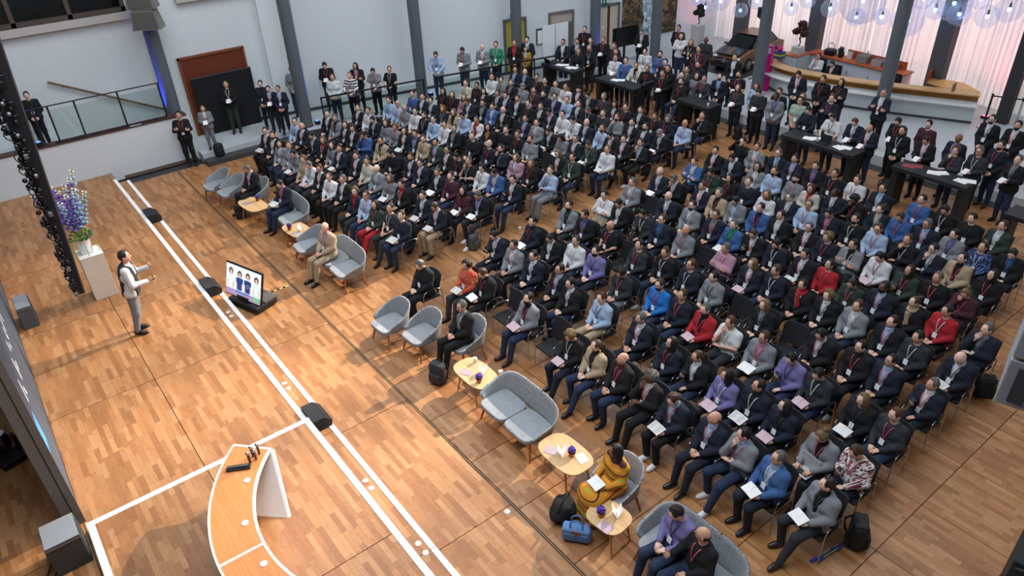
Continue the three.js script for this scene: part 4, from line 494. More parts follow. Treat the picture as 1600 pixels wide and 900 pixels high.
// ---------------------------------------------------------------- people
// signed distance field of tapered capsules, meshed with surface nets
const cap = (a, b, ra, rb = ra) => [...a, ...b, ra, rb];
function fieldOf(bones, k = .035) {
  return (x, y, z) => {
    let d = 9;
    for (const b of bones) {
      const ax = x - b[0], ay = y - b[1], az = z - b[2], bx = b[3] - b[0], by = b[4] - b[1], bz = b[5] - b[2];
      let t = (ax * bx + ay * by + az * bz) / (bx * bx + by * by + bz * bz + 1e-9); t = t < 0 ? 0 : t > 1 ? 1 : t;
      const e = Math.hypot(ax - bx * t, ay - by * t, az - bz * t) - (b[6] + (b[7] - b[6]) * t);
      const h = Math.max(k - Math.abs(d - e), 0) / k; d = Math.min(d, e) - h * h * k * .25;
    }
    return d;
  };
}
function surfaceNets(f, lo, hi, c) {
  const nx = Math.ceil((hi[0] - lo[0]) / c) + 1, ny = Math.ceil((hi[1] - lo[1]) / c) + 1, nz = Math.ceil((hi[2] - lo[2]) / c) + 1;
  const v = new Float32Array(nx * ny * nz), id = (i, j, k) => (k * ny + j) * nx + i;
  for (let k = 0; k < nz; k++) for (let j = 0; j < ny; j++) for (let i = 0; i < nx; i++) v[id(i, j, k)] = f(lo[0] + i * c, lo[1] + j * c, lo[2] + k * c);
  const map = new Int32Array(nx * ny * nz).fill(-1), pos = [], nor = [], uv = [], idx = [];
  const E = [[0, 1], [2, 3], [4, 5], [6, 7], [0, 2], [1, 3], [4, 6], [5, 7], [0, 4], [1, 5], [2, 6], [3, 7]];
  for (let k = 0; k + 1 < nz; k++) for (let j = 0; j + 1 < ny; j++) for (let i = 0; i + 1 < nx; i++) {
    const q = [0, 1, 2, 3, 4, 5, 6, 7].map(n => v[id(i + (n & 1), j + (n >> 1 & 1), k + (n >> 2))]); let m = 0; for (let n = 0; n < 8; n++) if (q[n] < 0) m |= 1 << n; if (m === 0 || m === 255) continue;
    let X = 0, Y = 0, Z = 0, N = 0; for (const [a, b] of E) if ((q[a] < 0) !== (q[b] < 0)) { const t = q[a] / (q[a] - q[b]); X += (a & 1) + ((b & 1) - (a & 1)) * t; Y += (a >> 1 & 1) + ((b >> 1 & 1) - (a >> 1 & 1)) * t; Z += (a >> 2) + ((b >> 2) - (a >> 2)) * t; N++; }
    const px = lo[0] + (i + X / N) * c, py = lo[1] + (j + Y / N) * c, pz = lo[2] + (k + Z / N) * c, h = c * .5;
    let gx = f(px + h, py, pz) - f(px - h, py, pz), gy = f(px, py + h, pz) - f(px, py - h, pz), gz = f(px, py, pz + h) - f(px, py, pz - h); const l = Math.hypot(gx, gy, gz) || 1;
    map[id(i, j, k)] = pos.length / 3; pos.push(px, py, pz); nor.push(gx / l, gy / l, gz / l); uv.push(px * 1.6 + pz * .8, py * 1.6 + pz * .6);
  }
  const quad = (a, b, c2, d, flip) => { if (a < 0 || b < 0 || c2 < 0 || d < 0) return; flip ? idx.push(a, d, c2, a, c2, b) : idx.push(a, b, c2, a, c2, d); };
  for (let k = 1; k + 1 < nz; k++) for (let j = 1; j + 1 < ny; j++) for (let i = 1; i + 1 < nx; i++) {
    const s = v[id(i, j, k)] < 0;
    if (s !== v[id(i + 1, j, k)] < 0) quad(map[id(i, j - 1, k - 1)], map[id(i, j, k - 1)], map[id(i, j, k)], map[id(i, j - 1, k)], !s);
    if (s !== v[id(i, j + 1, k)] < 0) quad(map[id(i - 1, j, k - 1)], map[id(i - 1, j, k)], map[id(i, j, k)], map[id(i, j, k - 1)], !s);
    if (s !== v[id(i, j, k + 1)] < 0) quad(map[id(i - 1, j - 1, k)], map[id(i, j - 1, k)], map[id(i, j, k)], map[id(i - 1, j, k)], !s);
  }
  const g = new THREE.BufferGeometry(); g.setAttribute('position', new THREE.Float32BufferAttribute(pos, 3)); g.setAttribute('normal', new THREE.Float32BufferAttribute(nor, 3)); g.setAttribute('uv', new THREE.Float32BufferAttribute(uv, 2)); g.setIndex(idx); return g;
}
// poses: arm = [elbow, wrist, hand direction, palm normal] for the +x side, mirrored for the other; right arm may differ
const ARMS = {
  SL: [[[.235, .775, .03], [.075, .675, .25], [-.6, -.25, .75], [0, -1, 0]]],
  SX: [[[.235, .80, .10], [-.09, .865, .165], [-1, .05, .1], [0, 0, -1]], [[.235, .79, .10], [-.09, .83, .205], [-1, .05, .05], [0, 0, -1]]],
  SC: [[[.225, .78, .06], [-.02, .77, .21], [-1, .05, .1], [0, -1, 0]], [[.17, .80, .18], [.05, 1.035, .135], [-.25, .85, -.1], [-.2, .2, -1]]],
  SP: [[[.23, .77, .03], [.12, .70, .27], [-.35, -.05, .9], [-.7, -.7, 0]]],
  SN: [[[.235, .775, .03], [.075, .675, .25], [-.6, -.25, .75], [0, -1, 0]], [[.21, .78, .07], [.06, .85, .24], [-.3, .5, .8], [-.2, .6, -.8]]],
  SK: [[[.25, .98, .14], [.10, 1.17, .16], [-.6, .4, .3], [-.4, 0, -1]]],
  SW: [[[.23, .77, .05], [.11, .72, .32], [-.2, -.1, .95], [0, -1, 0]]],
  SH: [[[.235, .775, .03], [.075, .675, .25], [-.6, -.25, .75], [0, -1, 0]], [[.22, .78, .12], [.16, .86, .34], [0, .4, .9], [-.6, .6, 0]]],
  TD: [[[.24, 1.15, .0], [.10, .96, .17], [-.7, -.55, .35], [0, -.3, -1]]],
  TX: [[[.235, 1.2, .10], [-.09, 1.255, .165], [-1, .05, .1], [0, 0, -1]], [[.235, 1.19, .10], [-.09, 1.215, .205], [-1, .05, .05], [0, 0, -1]]],
  TH: [[[.23, 1.16, .02], [.09, 1.15, .25], [-.4, .2, .9], [-.7, -.6, 0]]],
  TB: [[[.25, 1.17, .12], [.13, 1.08, .33], [-.3, -.15, .9], [0, -1, 0]]],
  TC: [[[.225, 1.17, .06], [-.02, 1.16, .21], [-1, .05, .1], [0, -1, 0]], [[.17, 1.19, .18], [.05, 1.44, .14], [-.25, .85, -.1], [-.2, .2, -1]]],
  TQ: [[[.25, 1.17, .10], [.17, 1.30, .33], [0, .55, .8], [-.8, .2, -.4]], [[.25, 1.15, .08], [.12, 1.16, .34], [-.1, .35, .9], [-.7, .6, 0]]],
};
const geoCache = {};
const cached = (k, f) => geoCache[k] ||= f();
function skeleton(pose, legV) {
  const T = pose[0] === 'T', sk = { T };
  const y = T ? [.93, 1.08, 1.27, 1.415, 1.42, 1.535] : [.56, .70, .88, .995, 1.0, 1.12], z = T ? [0, .0, .0, -.01, 0, .015] : [0, -.01, -.03, -.04, -.035, -.01];
  sk.y = y; sk.z = z;
  sk.torso = [cap([-.085, y[0], z[0]], [.085, y[0], z[0]], .122), cap([-.06, y[1], z[1]], [.06, y[1], z[1]], .118), cap([-.095, y[2], z[2]], [.095, y[2], z[2]], .118), cap([-.155, y[3], z[3]], [.155, y[3], z[3]], .066), cap([0, y[0], z[0]], [0, y[3] - .05, z[3]], .115)];
  sk.neck = [cap([0, y[4], z[4]], [0, y[5], z[5]], .06, .052)];
  sk.arms = [];
  for (const s of [1, -1]) { const A = ARMS[pose], d = s < 0 && A[1] ? A[1] : A[0], m = p => [p[0] * s, p[1], p[2]]; sk.arms.push({ s, sh: [s * .178, y[3] - .005, z[3]], el: m(d[0]), wr: m(d[1]), hd: m(d[2]), pn: m(d[3]) }); }
  sk.legs = [];
  for (const s of [1, -1]) {
    if (T) sk.legs.push([[s * .088, .9, 0], [s * .1, .49, .015], [s * .105, .08, -.025]]);
    else { const f = legV === 1 ? .12 : legV === 2 && s > 0 ? .2 : 0, o = legV === 2 ? .03 : 0; sk.legs.push([[s * .09, .545, .02], [s * (.12 + o), .535 - f * .1, .44 + f * .1], [s * (.115 + o), .085, .40 + f * 1.2]]); }
  }
  sk.lo = T ? [-.36, -.03, -.24] : [-.36, -.03, -.24]; sk.hi = T ? [.36, 1.6, .48] : [.36, 1.24, .72];
  return sk;
}
const lerp3 = (a, b, t) => a.map((q, i) => q + (b[i] - q) * t);
const armBones = (sk, end = 1, grow = 0) => sk.arms.flatMap(a => [cap(a.sh, a.el, .052 + grow, .042 + grow), ...(end > 1 ? [cap(a.el, a.wr, .041 + grow, .031 + grow)] : end > .9 ? [cap(a.el, lerp3(a.el, a.wr, .9), .041 + grow, .034 + grow)] : [])]);
const legBones = (sk, g = 0) => sk.legs.flatMap(l => [cap(l[0], l[1], .088 + g, .064 + g), cap(l[1], l[2], .062 + g, .045 + g)]);
function handGeo(a, hi) {
  const d = P3(...a.hd).normalize(), n = P3(...a.pn); n.addScaledVector(d, -n.dot(d)).normalize(); const s = new THREE.Vector3().crossVectors(d, n).multiplyScalar(a.s), W = P3(...a.wr), L = (x, y, z) => W.clone().addScaledVector(s, x).addScaledVector(d, y).addScaledVector(n, z), gs = [];
  const palm = new THREE.SphereGeometry(1, hi ? 8 : 6, hi ? 6 : 4).scale(.042, .052, .017); palm.applyMatrix4(new THREE.Matrix4().makeBasis(s.clone().multiplyScalar(a.s), d, n)); gs.push(palm.translate(...L(0, .045, 0).toArray()));
  [[-.03, .066, .9], [-.01, .076, 1], [.011, .072, .96], [.03, .058, .75]].forEach(([x, y0, l]) => { const A = L(x, y0 + .01, 0), B = L(x * 1.08, y0 + .01 + .04 * l, .012), C = L(x * 1.02, y0 + .052 * l + .012, .034); gs.push(bar(A.toArray(), B.toArray(), .0095, hi ? 6 : 4, .0085)); gs.push(bar(B.toArray(), C.toArray(), .0088, hi ? 6 : 4, .0072)); });
  { const A = L(-.034, .02, .006), B = L(-.058, .048, .016), C = L(-.052, .075, .026); gs.push(bar(A.toArray(), B.toArray(), .0115, hi ? 6 : 4, .01), bar(B.toArray(), C.toArray(), .0098, hi ? 6 : 4, .008)); }
  return merge(gs);
}
// head: deformed ellipsoid with brow, nose, lips, chin, ears and eyes, centred on its own middle
const HR = [.078, .118, .099];
function skullPoint(x, y, z) {
  let px = HR[0] * x, py = HR[1] * y, pz = HR[2] * z;
  if (y < 0) { px *= 1 - .30 * (-y) ** 1.6; if (z < 0) pz *= 1 + .42 * y; else pz *= 1 + .06 * y; }
  if (z > 0) { const e = (a, b, w, h) => Math.exp(-(((Math.abs(x) - a) / w) ** 2 + ((y - b) / h) ** 2)); pz += .026 * Math.exp(-((x / .13) ** 2 + ((y + .10) / .15) ** 2)) + .006 * e(.3, .24, .22, .08) - .009 * e(.38, .1, .14, .1) + .007 * Math.exp(-((x / .3) ** 2 + ((y + .46) / .09) ** 2)) + .01 * Math.exp(-((x / .3) ** 2 + ((y + .82) / .16) ** 2)); }
  return [px, py, pz];
}
function ballGrid(nu, nv, f) { // closed lat-long grid, poles up and down
  const pos = [], idx = []; for (let j = 0; j <= nv; j++) for (let i = 0; i <= nu; i++) { const t = Math.PI * j / nv, a = 2 * Math.PI * i / nu; pos.push(...f(Math.sin(t) * Math.sin(a), Math.cos(t), Math.sin(t) * Math.cos(a))); }
  for (let j = 0; j < nv; j++) for (let i = 0; i < nu; i++) { const a = j * (nu + 1) + i, b = a + nu + 1; if (j) idx.push(a, b, a + 1); if (j + 1 < nv) idx.push(a + 1, b, b + 1); }
  const g = new THREE.BufferGeometry(); g.setAttribute('position', new THREE.Float32BufferAttribute(pos, 3)); g.setAttribute('uv', new THREE.Float32BufferAttribute(pos.length ? Array.from({ length: pos.length / 3 }, (_, q) => [(q % (nu + 1)) / nu, Math.floor(q / (nu + 1)) / nv]).flat() : [], 2)); g.setIndex(idx); g.computeVertexNormals(); return g;
}
function paint(g, c) { const n = g.attributes.position.count, a = new Float32Array(n * 3); for (let i = 0; i < n; i++) { const q = typeof c === 'function' ? c(g.attributes.position.getX(i), g.attributes.position.getY(i), g.attributes.position.getZ(i)) : c; a.set(q, i * 3); } g.setAttribute('color', new THREE.BufferAttribute(a, 3)); return g; }
function headGeo(hi) {
  const h = paint(ballGrid(hi ? 28 : 16, hi ? 22 : 13, skullPoint).toNonIndexed(), (x, y, z) => z > .07 && Math.abs(y + .055) < .008 && Math.abs(x) < .027 ? [.78, .45, .43] : [1, 1, 1]);
  const parts = [h]; for (const s of [1, -1]) {
    parts.push(paint(new THREE.SphereGeometry(1, 6, 5).scale(.012, .032, .02).rotateY(s * .3).translate(s * .079, .0, -.008).toNonIndexed(), [.95, .85, .83]));
    parts.push(paint(new THREE.SphereGeometry(.009, 6, 5).scale(1.25, .6, .6).translate(s * .03, .013, .0845).toNonIndexed(), [.16, .13, .12])); parts.push(paint(new THREE.BoxGeometry(.03, .0045, .007).rotateZ(-s * .1).translate(s * .031, .031, .0905).toNonIndexed(), [.4, .32, .28]));
  }
  return mergeGeometries(parts);
}
const ss = (a, b, x) => { const t = Math.max(0, Math.min(1, (x - a) / (b - a))); return t * t * (3 - 2 * t); };
function hairGeo(style, hi) {
  const nu = hi ? 34 : 22, nv = hi ? 22 : 15;
  const lim = { s: [.74, .16, -.5], c: [.66, .05, -.6], L: [.72, -.2, -1.2], P: [.72, .1, -.5], u: [.72, .1, -.5], B: [9, 9, 9], h: [.42, .2, -.05] }[style];
  const g = ballGrid(nu, nv, (x, y, z) => {
    const p = skullPoint(x, y, z), az = Math.abs(Math.atan2(x, z)), K = style === 'h' ? [[0, .42], [1.5, .2], [3.15, -.05]] : [[0, lim[0]], [.45, lim[0] + .08], [.8, .62], [1.02, lim[1] - .18], [1.4, lim[1]], [1.8, lim[1] - .2], [2.3, lim[2]], [3.15, lim[2] - .05]]; let l = K[0][1]; for (let q = 0; q + 1 < K.length; q++) if (az >= K[q][0]) l = K[q][1] + (K[q + 1][1] - K[q][1]) * Math.min(1, (az - K[q][0]) / (K[q + 1][0] - K[q][0])); const jag = (hash(Math.round(Math.atan2(x, z) * 7) + 50, 3) - .5) * .16; let cov = ss(l - .1 + jag, l + .1 + jag, y);
    if (style === 'B') cov = ss(.45, .3, y) * ss(-.5, -.35, y) * ss(.25, -.05, z) * .8;
    if (style === 'L') { const side = ss(.42, .12, z); cov = Math.max(cov, side * ss(-1.3, -1.1, y)); }
    const th = { s: .011, c: .03, L: .018, P: .012, u: .012, B: .006, h: .02 }[style] * (style === 'c' ? .6 + .8 * hash(Math.round(x * 9) + 40, Math.round(y * 9) * 7 + Math.round(z * 9)) : style === 's' ? .55 + 1.5 * Math.max(0, y) * (.4 + 1.1 * hash(Math.round(x * 6) + 9, Math.round(z * 6) + 9)) : 1);
    const o = cov * th - (1 - cov) * .014; let q = [p[0] + x * o, p[1] + y * o, p[2] + z * o];
    if (style === 'L' && y < .1 && cov > .4) { const k = (.1 - y) / 1.1; q[1] -= k * .13; q[0] = q[0] * (1 + k * .35) + Math.sign(x) * k * .02; q[2] = q[2] * (1 - k * .1) - k * .02 - k * .03; }
    return q;
  });
  const a = [g.toNonIndexed()];
  if (style === 'u') a.push(new THREE.SphereGeometry(.042, 10, 8).translate(0, .10, -.095).toNonIndexed()); if (style === 'P') a.push(tube([[0, .04, -.1], [0, .02, -.15], [.005, -.07, -.155], [.01, -.17, -.125]], .026, 8, 7).toNonIndexed());
  return merge(a);
}
const beardGeo = hi => ballGrid(hi ? 24 : 16, hi ? 18 : 12, (x, y, z) => { const p = skullPoint(x, y, z), c = ss(-.22, -.36, y) * ss(-.15, .15, z) * (1 - Math.exp(-((x / .22) ** 2 + ((y + .46) / .07) ** 2))), o = c * .011 - (1 - c) * .012; return [p[0] + x * o, p[1] + y * o, p[2] + z * o]; });
const glassesGeo = () => merge([new THREE.TorusGeometry(.022, .0028, 4, 12).scale(1.15, .9, 1).translate(.031, .012, .1), new THREE.TorusGeometry(.022, .0028, 4, 12).scale(1.15, .9, 1).translate(-.031, .012, .1), bar([-.008, .015, .103], [.008, .015, .103], .0025, 4), bar([.056, .016, .096], [.079, .012, 0], .0025, 4), bar([-.056, .016, .096], [-.079, .012, 0], .0025, 4)]);
const headAt = (sk) => P3(0, sk.y[5] + .09, sk.z[5] + .02);
function headMatrix(sk, yaw, pitch) { const piv = P3(0, sk.y[5] - .01, sk.z[5]), m = new THREE.Matrix4().makeTranslation(piv.x, piv.y, piv.z); m.multiply(new THREE.Matrix4().makeRotationFromEuler(new THREE.Euler(pitch, yaw, 0, 'YXZ'))); const c = headAt(sk).sub(piv); return m.multiply(new THREE.Matrix4().makeTranslation(c.x, c.y, c.z)); }
function poseGeos(pose, legV, hi) {
  return cached('pose' + pose + legV + hi, () => {
    const sk = skeleton(pose, legV), T = sk.T, o = { sk };
    const all = fieldOf([...sk.torso, ...sk.neck, ...armBones(sk, 2), ...legBones(sk)], .04), cb = hi ? .036 : .044, ct = hi ? .024 : .034, cl = hi ? .03 : .04;
    const b = surfaceNets((x, y, z) => all(x, y, z) + .002, sk.lo, sk.hi, cb); o.base = mergeGeometries([b.toNonIndexed(), ...sk.arms.map(a => handGeo(a, hi))].map(g => paint(g, [1, 1, 1])));
    const tors = fieldOf(sk.torso, .05), long = fieldOf([...sk.torso, ...armBones(sk, 1)], .04), short = fieldOf([...sk.torso, ...sk.arms.map(a => cap(a.sh, lerp3(a.sh, a.el, .68), .056, .052))], .04);
    const hem = T ? .84 : .5, yb = sk.y[1] + .02, yt = sk.y[3] + .09, vee = (x, y, z) => { if (z < 0 || y < yb) return false; return Math.abs(x) < .018 + .058 * Math.min(1, (y - yb) / (yt - yb)); };
    o.jacket = surfaceNets((x, y, z) => Math.max(long(x, y, z) - (vee(x, y, z) ? -.02 : .022), hem - .05 - y), sk.lo, sk.hi, ct);
    o.long = surfaceNets((x, y, z) => Math.max(long(x, y, z) - .015, hem - y), sk.lo, sk.hi, ct); o.short = surfaceNets((x, y, z) => Math.max(short(x, y, z) - .014, hem - y), sk.lo, sk.hi, ct);
    const nk = fieldOf([...sk.torso, cap([0, sk.y[4], sk.z[4]], [0, sk.y[5] - .045, sk.z[5]], .066, .06)], .03);
    o.shirt = surfaceNets((x, y, z) => Math.max(nk(x, y, z) - .007, Math.abs(x) - .088, yb - .07 - y, -.09 - z), [-.14, yb - .12, -.14], [.14, sk.y[5] + .02, .2], hi ? .018 : .024);
    o.vest = surfaceNets((x, y, z) => Math.max(tors(x, y, z) - (vee(x, y, z) && y > yb + .12 ? -.02 : .026), hem + .02 - y, Math.abs(x) - .165), sk.lo, sk.hi, ct);
    const lg = fieldOf([sk.torso[0], ...legBones(sk)], .04); o.trousers = surfaceNets((x, y, z) => Math.max(lg(x, y, z) - .012, .075 - y, y - (T ? 1.0 : .68)), sk.lo, sk.hi, cl);
    const skirt = fieldOf([sk.torso[0], ...legBones(sk, .02), ...(T ? [cap([0, .9, 0], [0, .2, 0], .14, .19)] : [cap([0, .54, .05], [0, .52, .44], .12), cap([0, .5, .44], [0, .12, .42], .13, .17)])], .08); o.skirt = surfaceNets((x, y, z) => Math.max(skirt(x, y, z) - .02, .04 - y, y - (T ? 1.0 : .68)), sk.lo, sk.hi, cl);
    const shoe = (l) => { const g = new THREE.SphereGeometry(1, hi ? 12 : 8, hi ? 8 : 6), p = g.attributes.position; for (let i = 0; i < p.count; i++) { const x = p.getX(i), y = p.getY(i), z = p.getZ(i); p.setXYZ(i, x * .047 * (1 + .1 * z), y < 0 ? Math.max(-.045, y * .09) : y * (.055 - .018 * z), z * .138); } g.computeVertexNormals(); return g.rotateY(Math.sign(l[2][0]) * .14).translate(l[2][0], .046, l[2][2] + .065); };
    o.shoes = sk.legs.map(shoe);
    // lanyard with badge lying on the chest
    const surf = (x, y) => { for (let z = .35; z > -.1; z -= .004) if (tors(x, y, z) < .03) return z; return 0; };
    const ln = []; for (const s of [1, -1]) { const n = 7, P = []; for (let i = 0; i <= n; i++) { const t = i / n, y = yt - .03 - t * (yt - .03 - (yb + .06)), x = s * .062 * (1 - t); P.push([x, y, i === 0 ? sk.z[4] + .03 : surf(x, y)]); } const pos = [], idx = []; P.forEach((p, i) => { pos.push(p[0] - .008, p[1], p[2], p[0] + .008, p[1], p[2] + .001); if (i < n) idx.push(2 * i, 2 * i + 2, 2 * i + 1, 2 * i + 1, 2 * i + 2, 2 * i + 3); }); const g = new THREE.BufferGeometry(); g.setAttribute('position', new THREE.Float32BufferAttribute(pos, 3)); g.setAttribute('uv', new THREE.Float32BufferAttribute(new Float32Array(pos.length / 3 * 2), 2)); g.setIndex(idx); g.computeVertexNormals(); ln.push(g); }
    o.lanyard = merge(ln); const by = yb + .02; o.badge = box(.08, .1, .006).rotateX(-.15).translate(0, by, surf(0, by) + .006);
    o.scarf = new THREE.TorusGeometry(.075, .034, 8, 18).rotateX(Math.PI / 2 + .25).scale(1, 1.1, 1).translate(0, sk.y[4] + .055, sk.z[4] + .02); o.scarfEnd = rbox(.09, .26, .03, .012, 0, 0, 0).rotateZ(.15).translate(.03, sk.y[2] + .03, surf(.03, sk.y[2] + .03) + .012);
    return o;
  });
}
function bodyGeo(pose, legV, hi, yq, pq) {
  return cached('body' + [pose, legV, hi, yq, pq], () => { const o = poseGeos(pose, legV, hi), h = cached('head' + hi, () => headGeo(hi)).clone().applyMatrix4(headMatrix(o.sk, yq, pq)); const a = o.base.clone(); for (const g of [a, h]) for (const k of Object.keys(g.attributes)) if (!['position', 'normal', 'uv', 'color'].includes(k)) g.deleteAttribute(k); return mergeGeometries([a, h]); });
}
// cloth colours
const COL = { k: ['black', '#0e0f12'], n: ['navy', '#141c2e'], g: ['grey', '#85888c'], G: ['charcoal', '#2d3035'], b: ['blue', '#3b639a'], l: ['light blue', '#a9c0dc'], w: ['white', '#e2e2e2'], r: ['red', '#b5202b'], e: ['beige', '#b8a283'], c: ['cream', '#cfc8b8'], o: ['dark green', '#2b3b31'], p: ['pink', '#b98a9c'], v: ['violet', '#7b74aa'], m: ['maroon', '#4c1c2b'], y: ['mustard', '#b8862b'], t: ['green', '#2f8a63'], x: ['pale green', '#a3bda9'], a: ['bright blue', '#1f74c6'], z: ['orange floral', '#ffffff'], f: ['blue floral', '#ffffff'], h: ['white and maroon floral', '#ffffff'], s: ['black and white striped', '#ffffff'], d: ['dark blue', '#22324f'] };
const weave = dataTex(256, (x, y) => { const n = (hash(x, y) - .5) * 26 + ((x + y) % 4 < 2 ? 6 : -6) + (hash(x >> 4, y >> 4) - .5) * 16; return [232 + n, 232 + n, 232 + n]; }); weave.repeat.set(3, 3);
const blotch = (base, cols, n, s) => canvasTex(256, 256, (c, w, h) => { c.fillStyle = base; c.fillRect(0, 0, w, h); for (let i = 0; i < n; i++) { c.fillStyle = cols[i % cols.length]; c.beginPath(); c.ellipse(hash(i, 31) * w, hash(i, 32) * h, s * (.5 + hash(i, 33)), s * (.4 + .6 * hash(i, 34)), hash(i, 35) * 3, 0, 7); c.fill(); } }, 1.6, 1.6);
const PATT = { z: () => blotch('#b8432a', ['#d96a2e', '#e2b08a', '#8c2a20', '#d98d5a'], 380, 5), f: () => blotch('#1d2e58', ['#4f6ea8', '#8aa0c8', '#14203f'], 260, 8), h: () => blotch('#ddd3d0', ['#5a1f2e', '#7d3040', '#2b1418', '#c9a9a6'], 300, 8), s: () => canvasTex(64, 128, (c, w, h) => { c.fillStyle = '#ddd9d8'; c.fillRect(0, 0, w, h); c.fillStyle = '#2a1f28'; for (let i = 0; i < 4; i++) c.fillRect(0, i * 32, w, 15); }, 1, 2), sari: () => canvasTex(128, 256, (c, w, h) => { c.fillStyle = '#c8861e'; c.fillRect(0, 0, w, h); for (let i = 0; i < 9; i++) { c.fillStyle = ['#6a1f2e', '#7fae2a', '#3a1a20', '#d99a2c'][i % 4]; c.fillRect(0, 20 + i * 27, w, 6 + 5 * hash(i, 1)); } }, 1, 1) };
const cmCache = {};
function clothMat(c) { return cmCache[c] ||= new THREE.MeshStandardMaterial({ color: cv((COL[c] || ['', '#ffffff'])[1]), roughness: .9, map: PATT[c] ? PATT[c]() : weave, side: THREE.DoubleSide }); }
const SKIN = ['#dcb199', '#d3a389', '#e2baa3', '#cb9a80'].map(c => new THREE.MeshStandardMaterial({ color: cv(c), roughness: .6, vertexColors: true })), SKIN_D = ['#6b4430', '#8a5c42'].map(c => new THREE.MeshStandardMaterial({ color: cv(c), roughness: .55, vertexColors: true }));
const HAIRC = { k: ['black', '#14110f'], d: ['dark brown', '#2b1d15'], b: ['brown', '#553b27'], l: ['blond', '#8f7145'], g: ['grey', '#77746f'], r: ['red', '#6b3a20'], o: ['orange', '#b5612a'] }, hm = {};
const strands = dataTex(256, (x, y) => { const n = (hash(x, y >> 5) - .5) * 120 + (hash(x >> 2, y >> 6) - .5) * 50; return [205 + n, 202 + n, 198 + n]; }); const hairMat = c => hm[c] ||= mat(HAIRC[c][1], .6, { map: strands });
const HSTY = { s: 'short', L: 'long', c: 'curly', P: 'tied back', u: 'bun of' };
const M_LAN = [mat('#a83a4a', .7), mat('#b9b4b4', .7), mat('#2b2b33', .7), mat('#b5475a', .7)], M_BADGE = mat('#eef0f2', .5), M_SHOE = [mat('#141414', .35), mat('#2b1c14', .4), mat('#101216', .5), mat('#dcdcdc', .6)], M_GLS = mat('#101012', .3);
const TARGET = [-.5, -10.2];
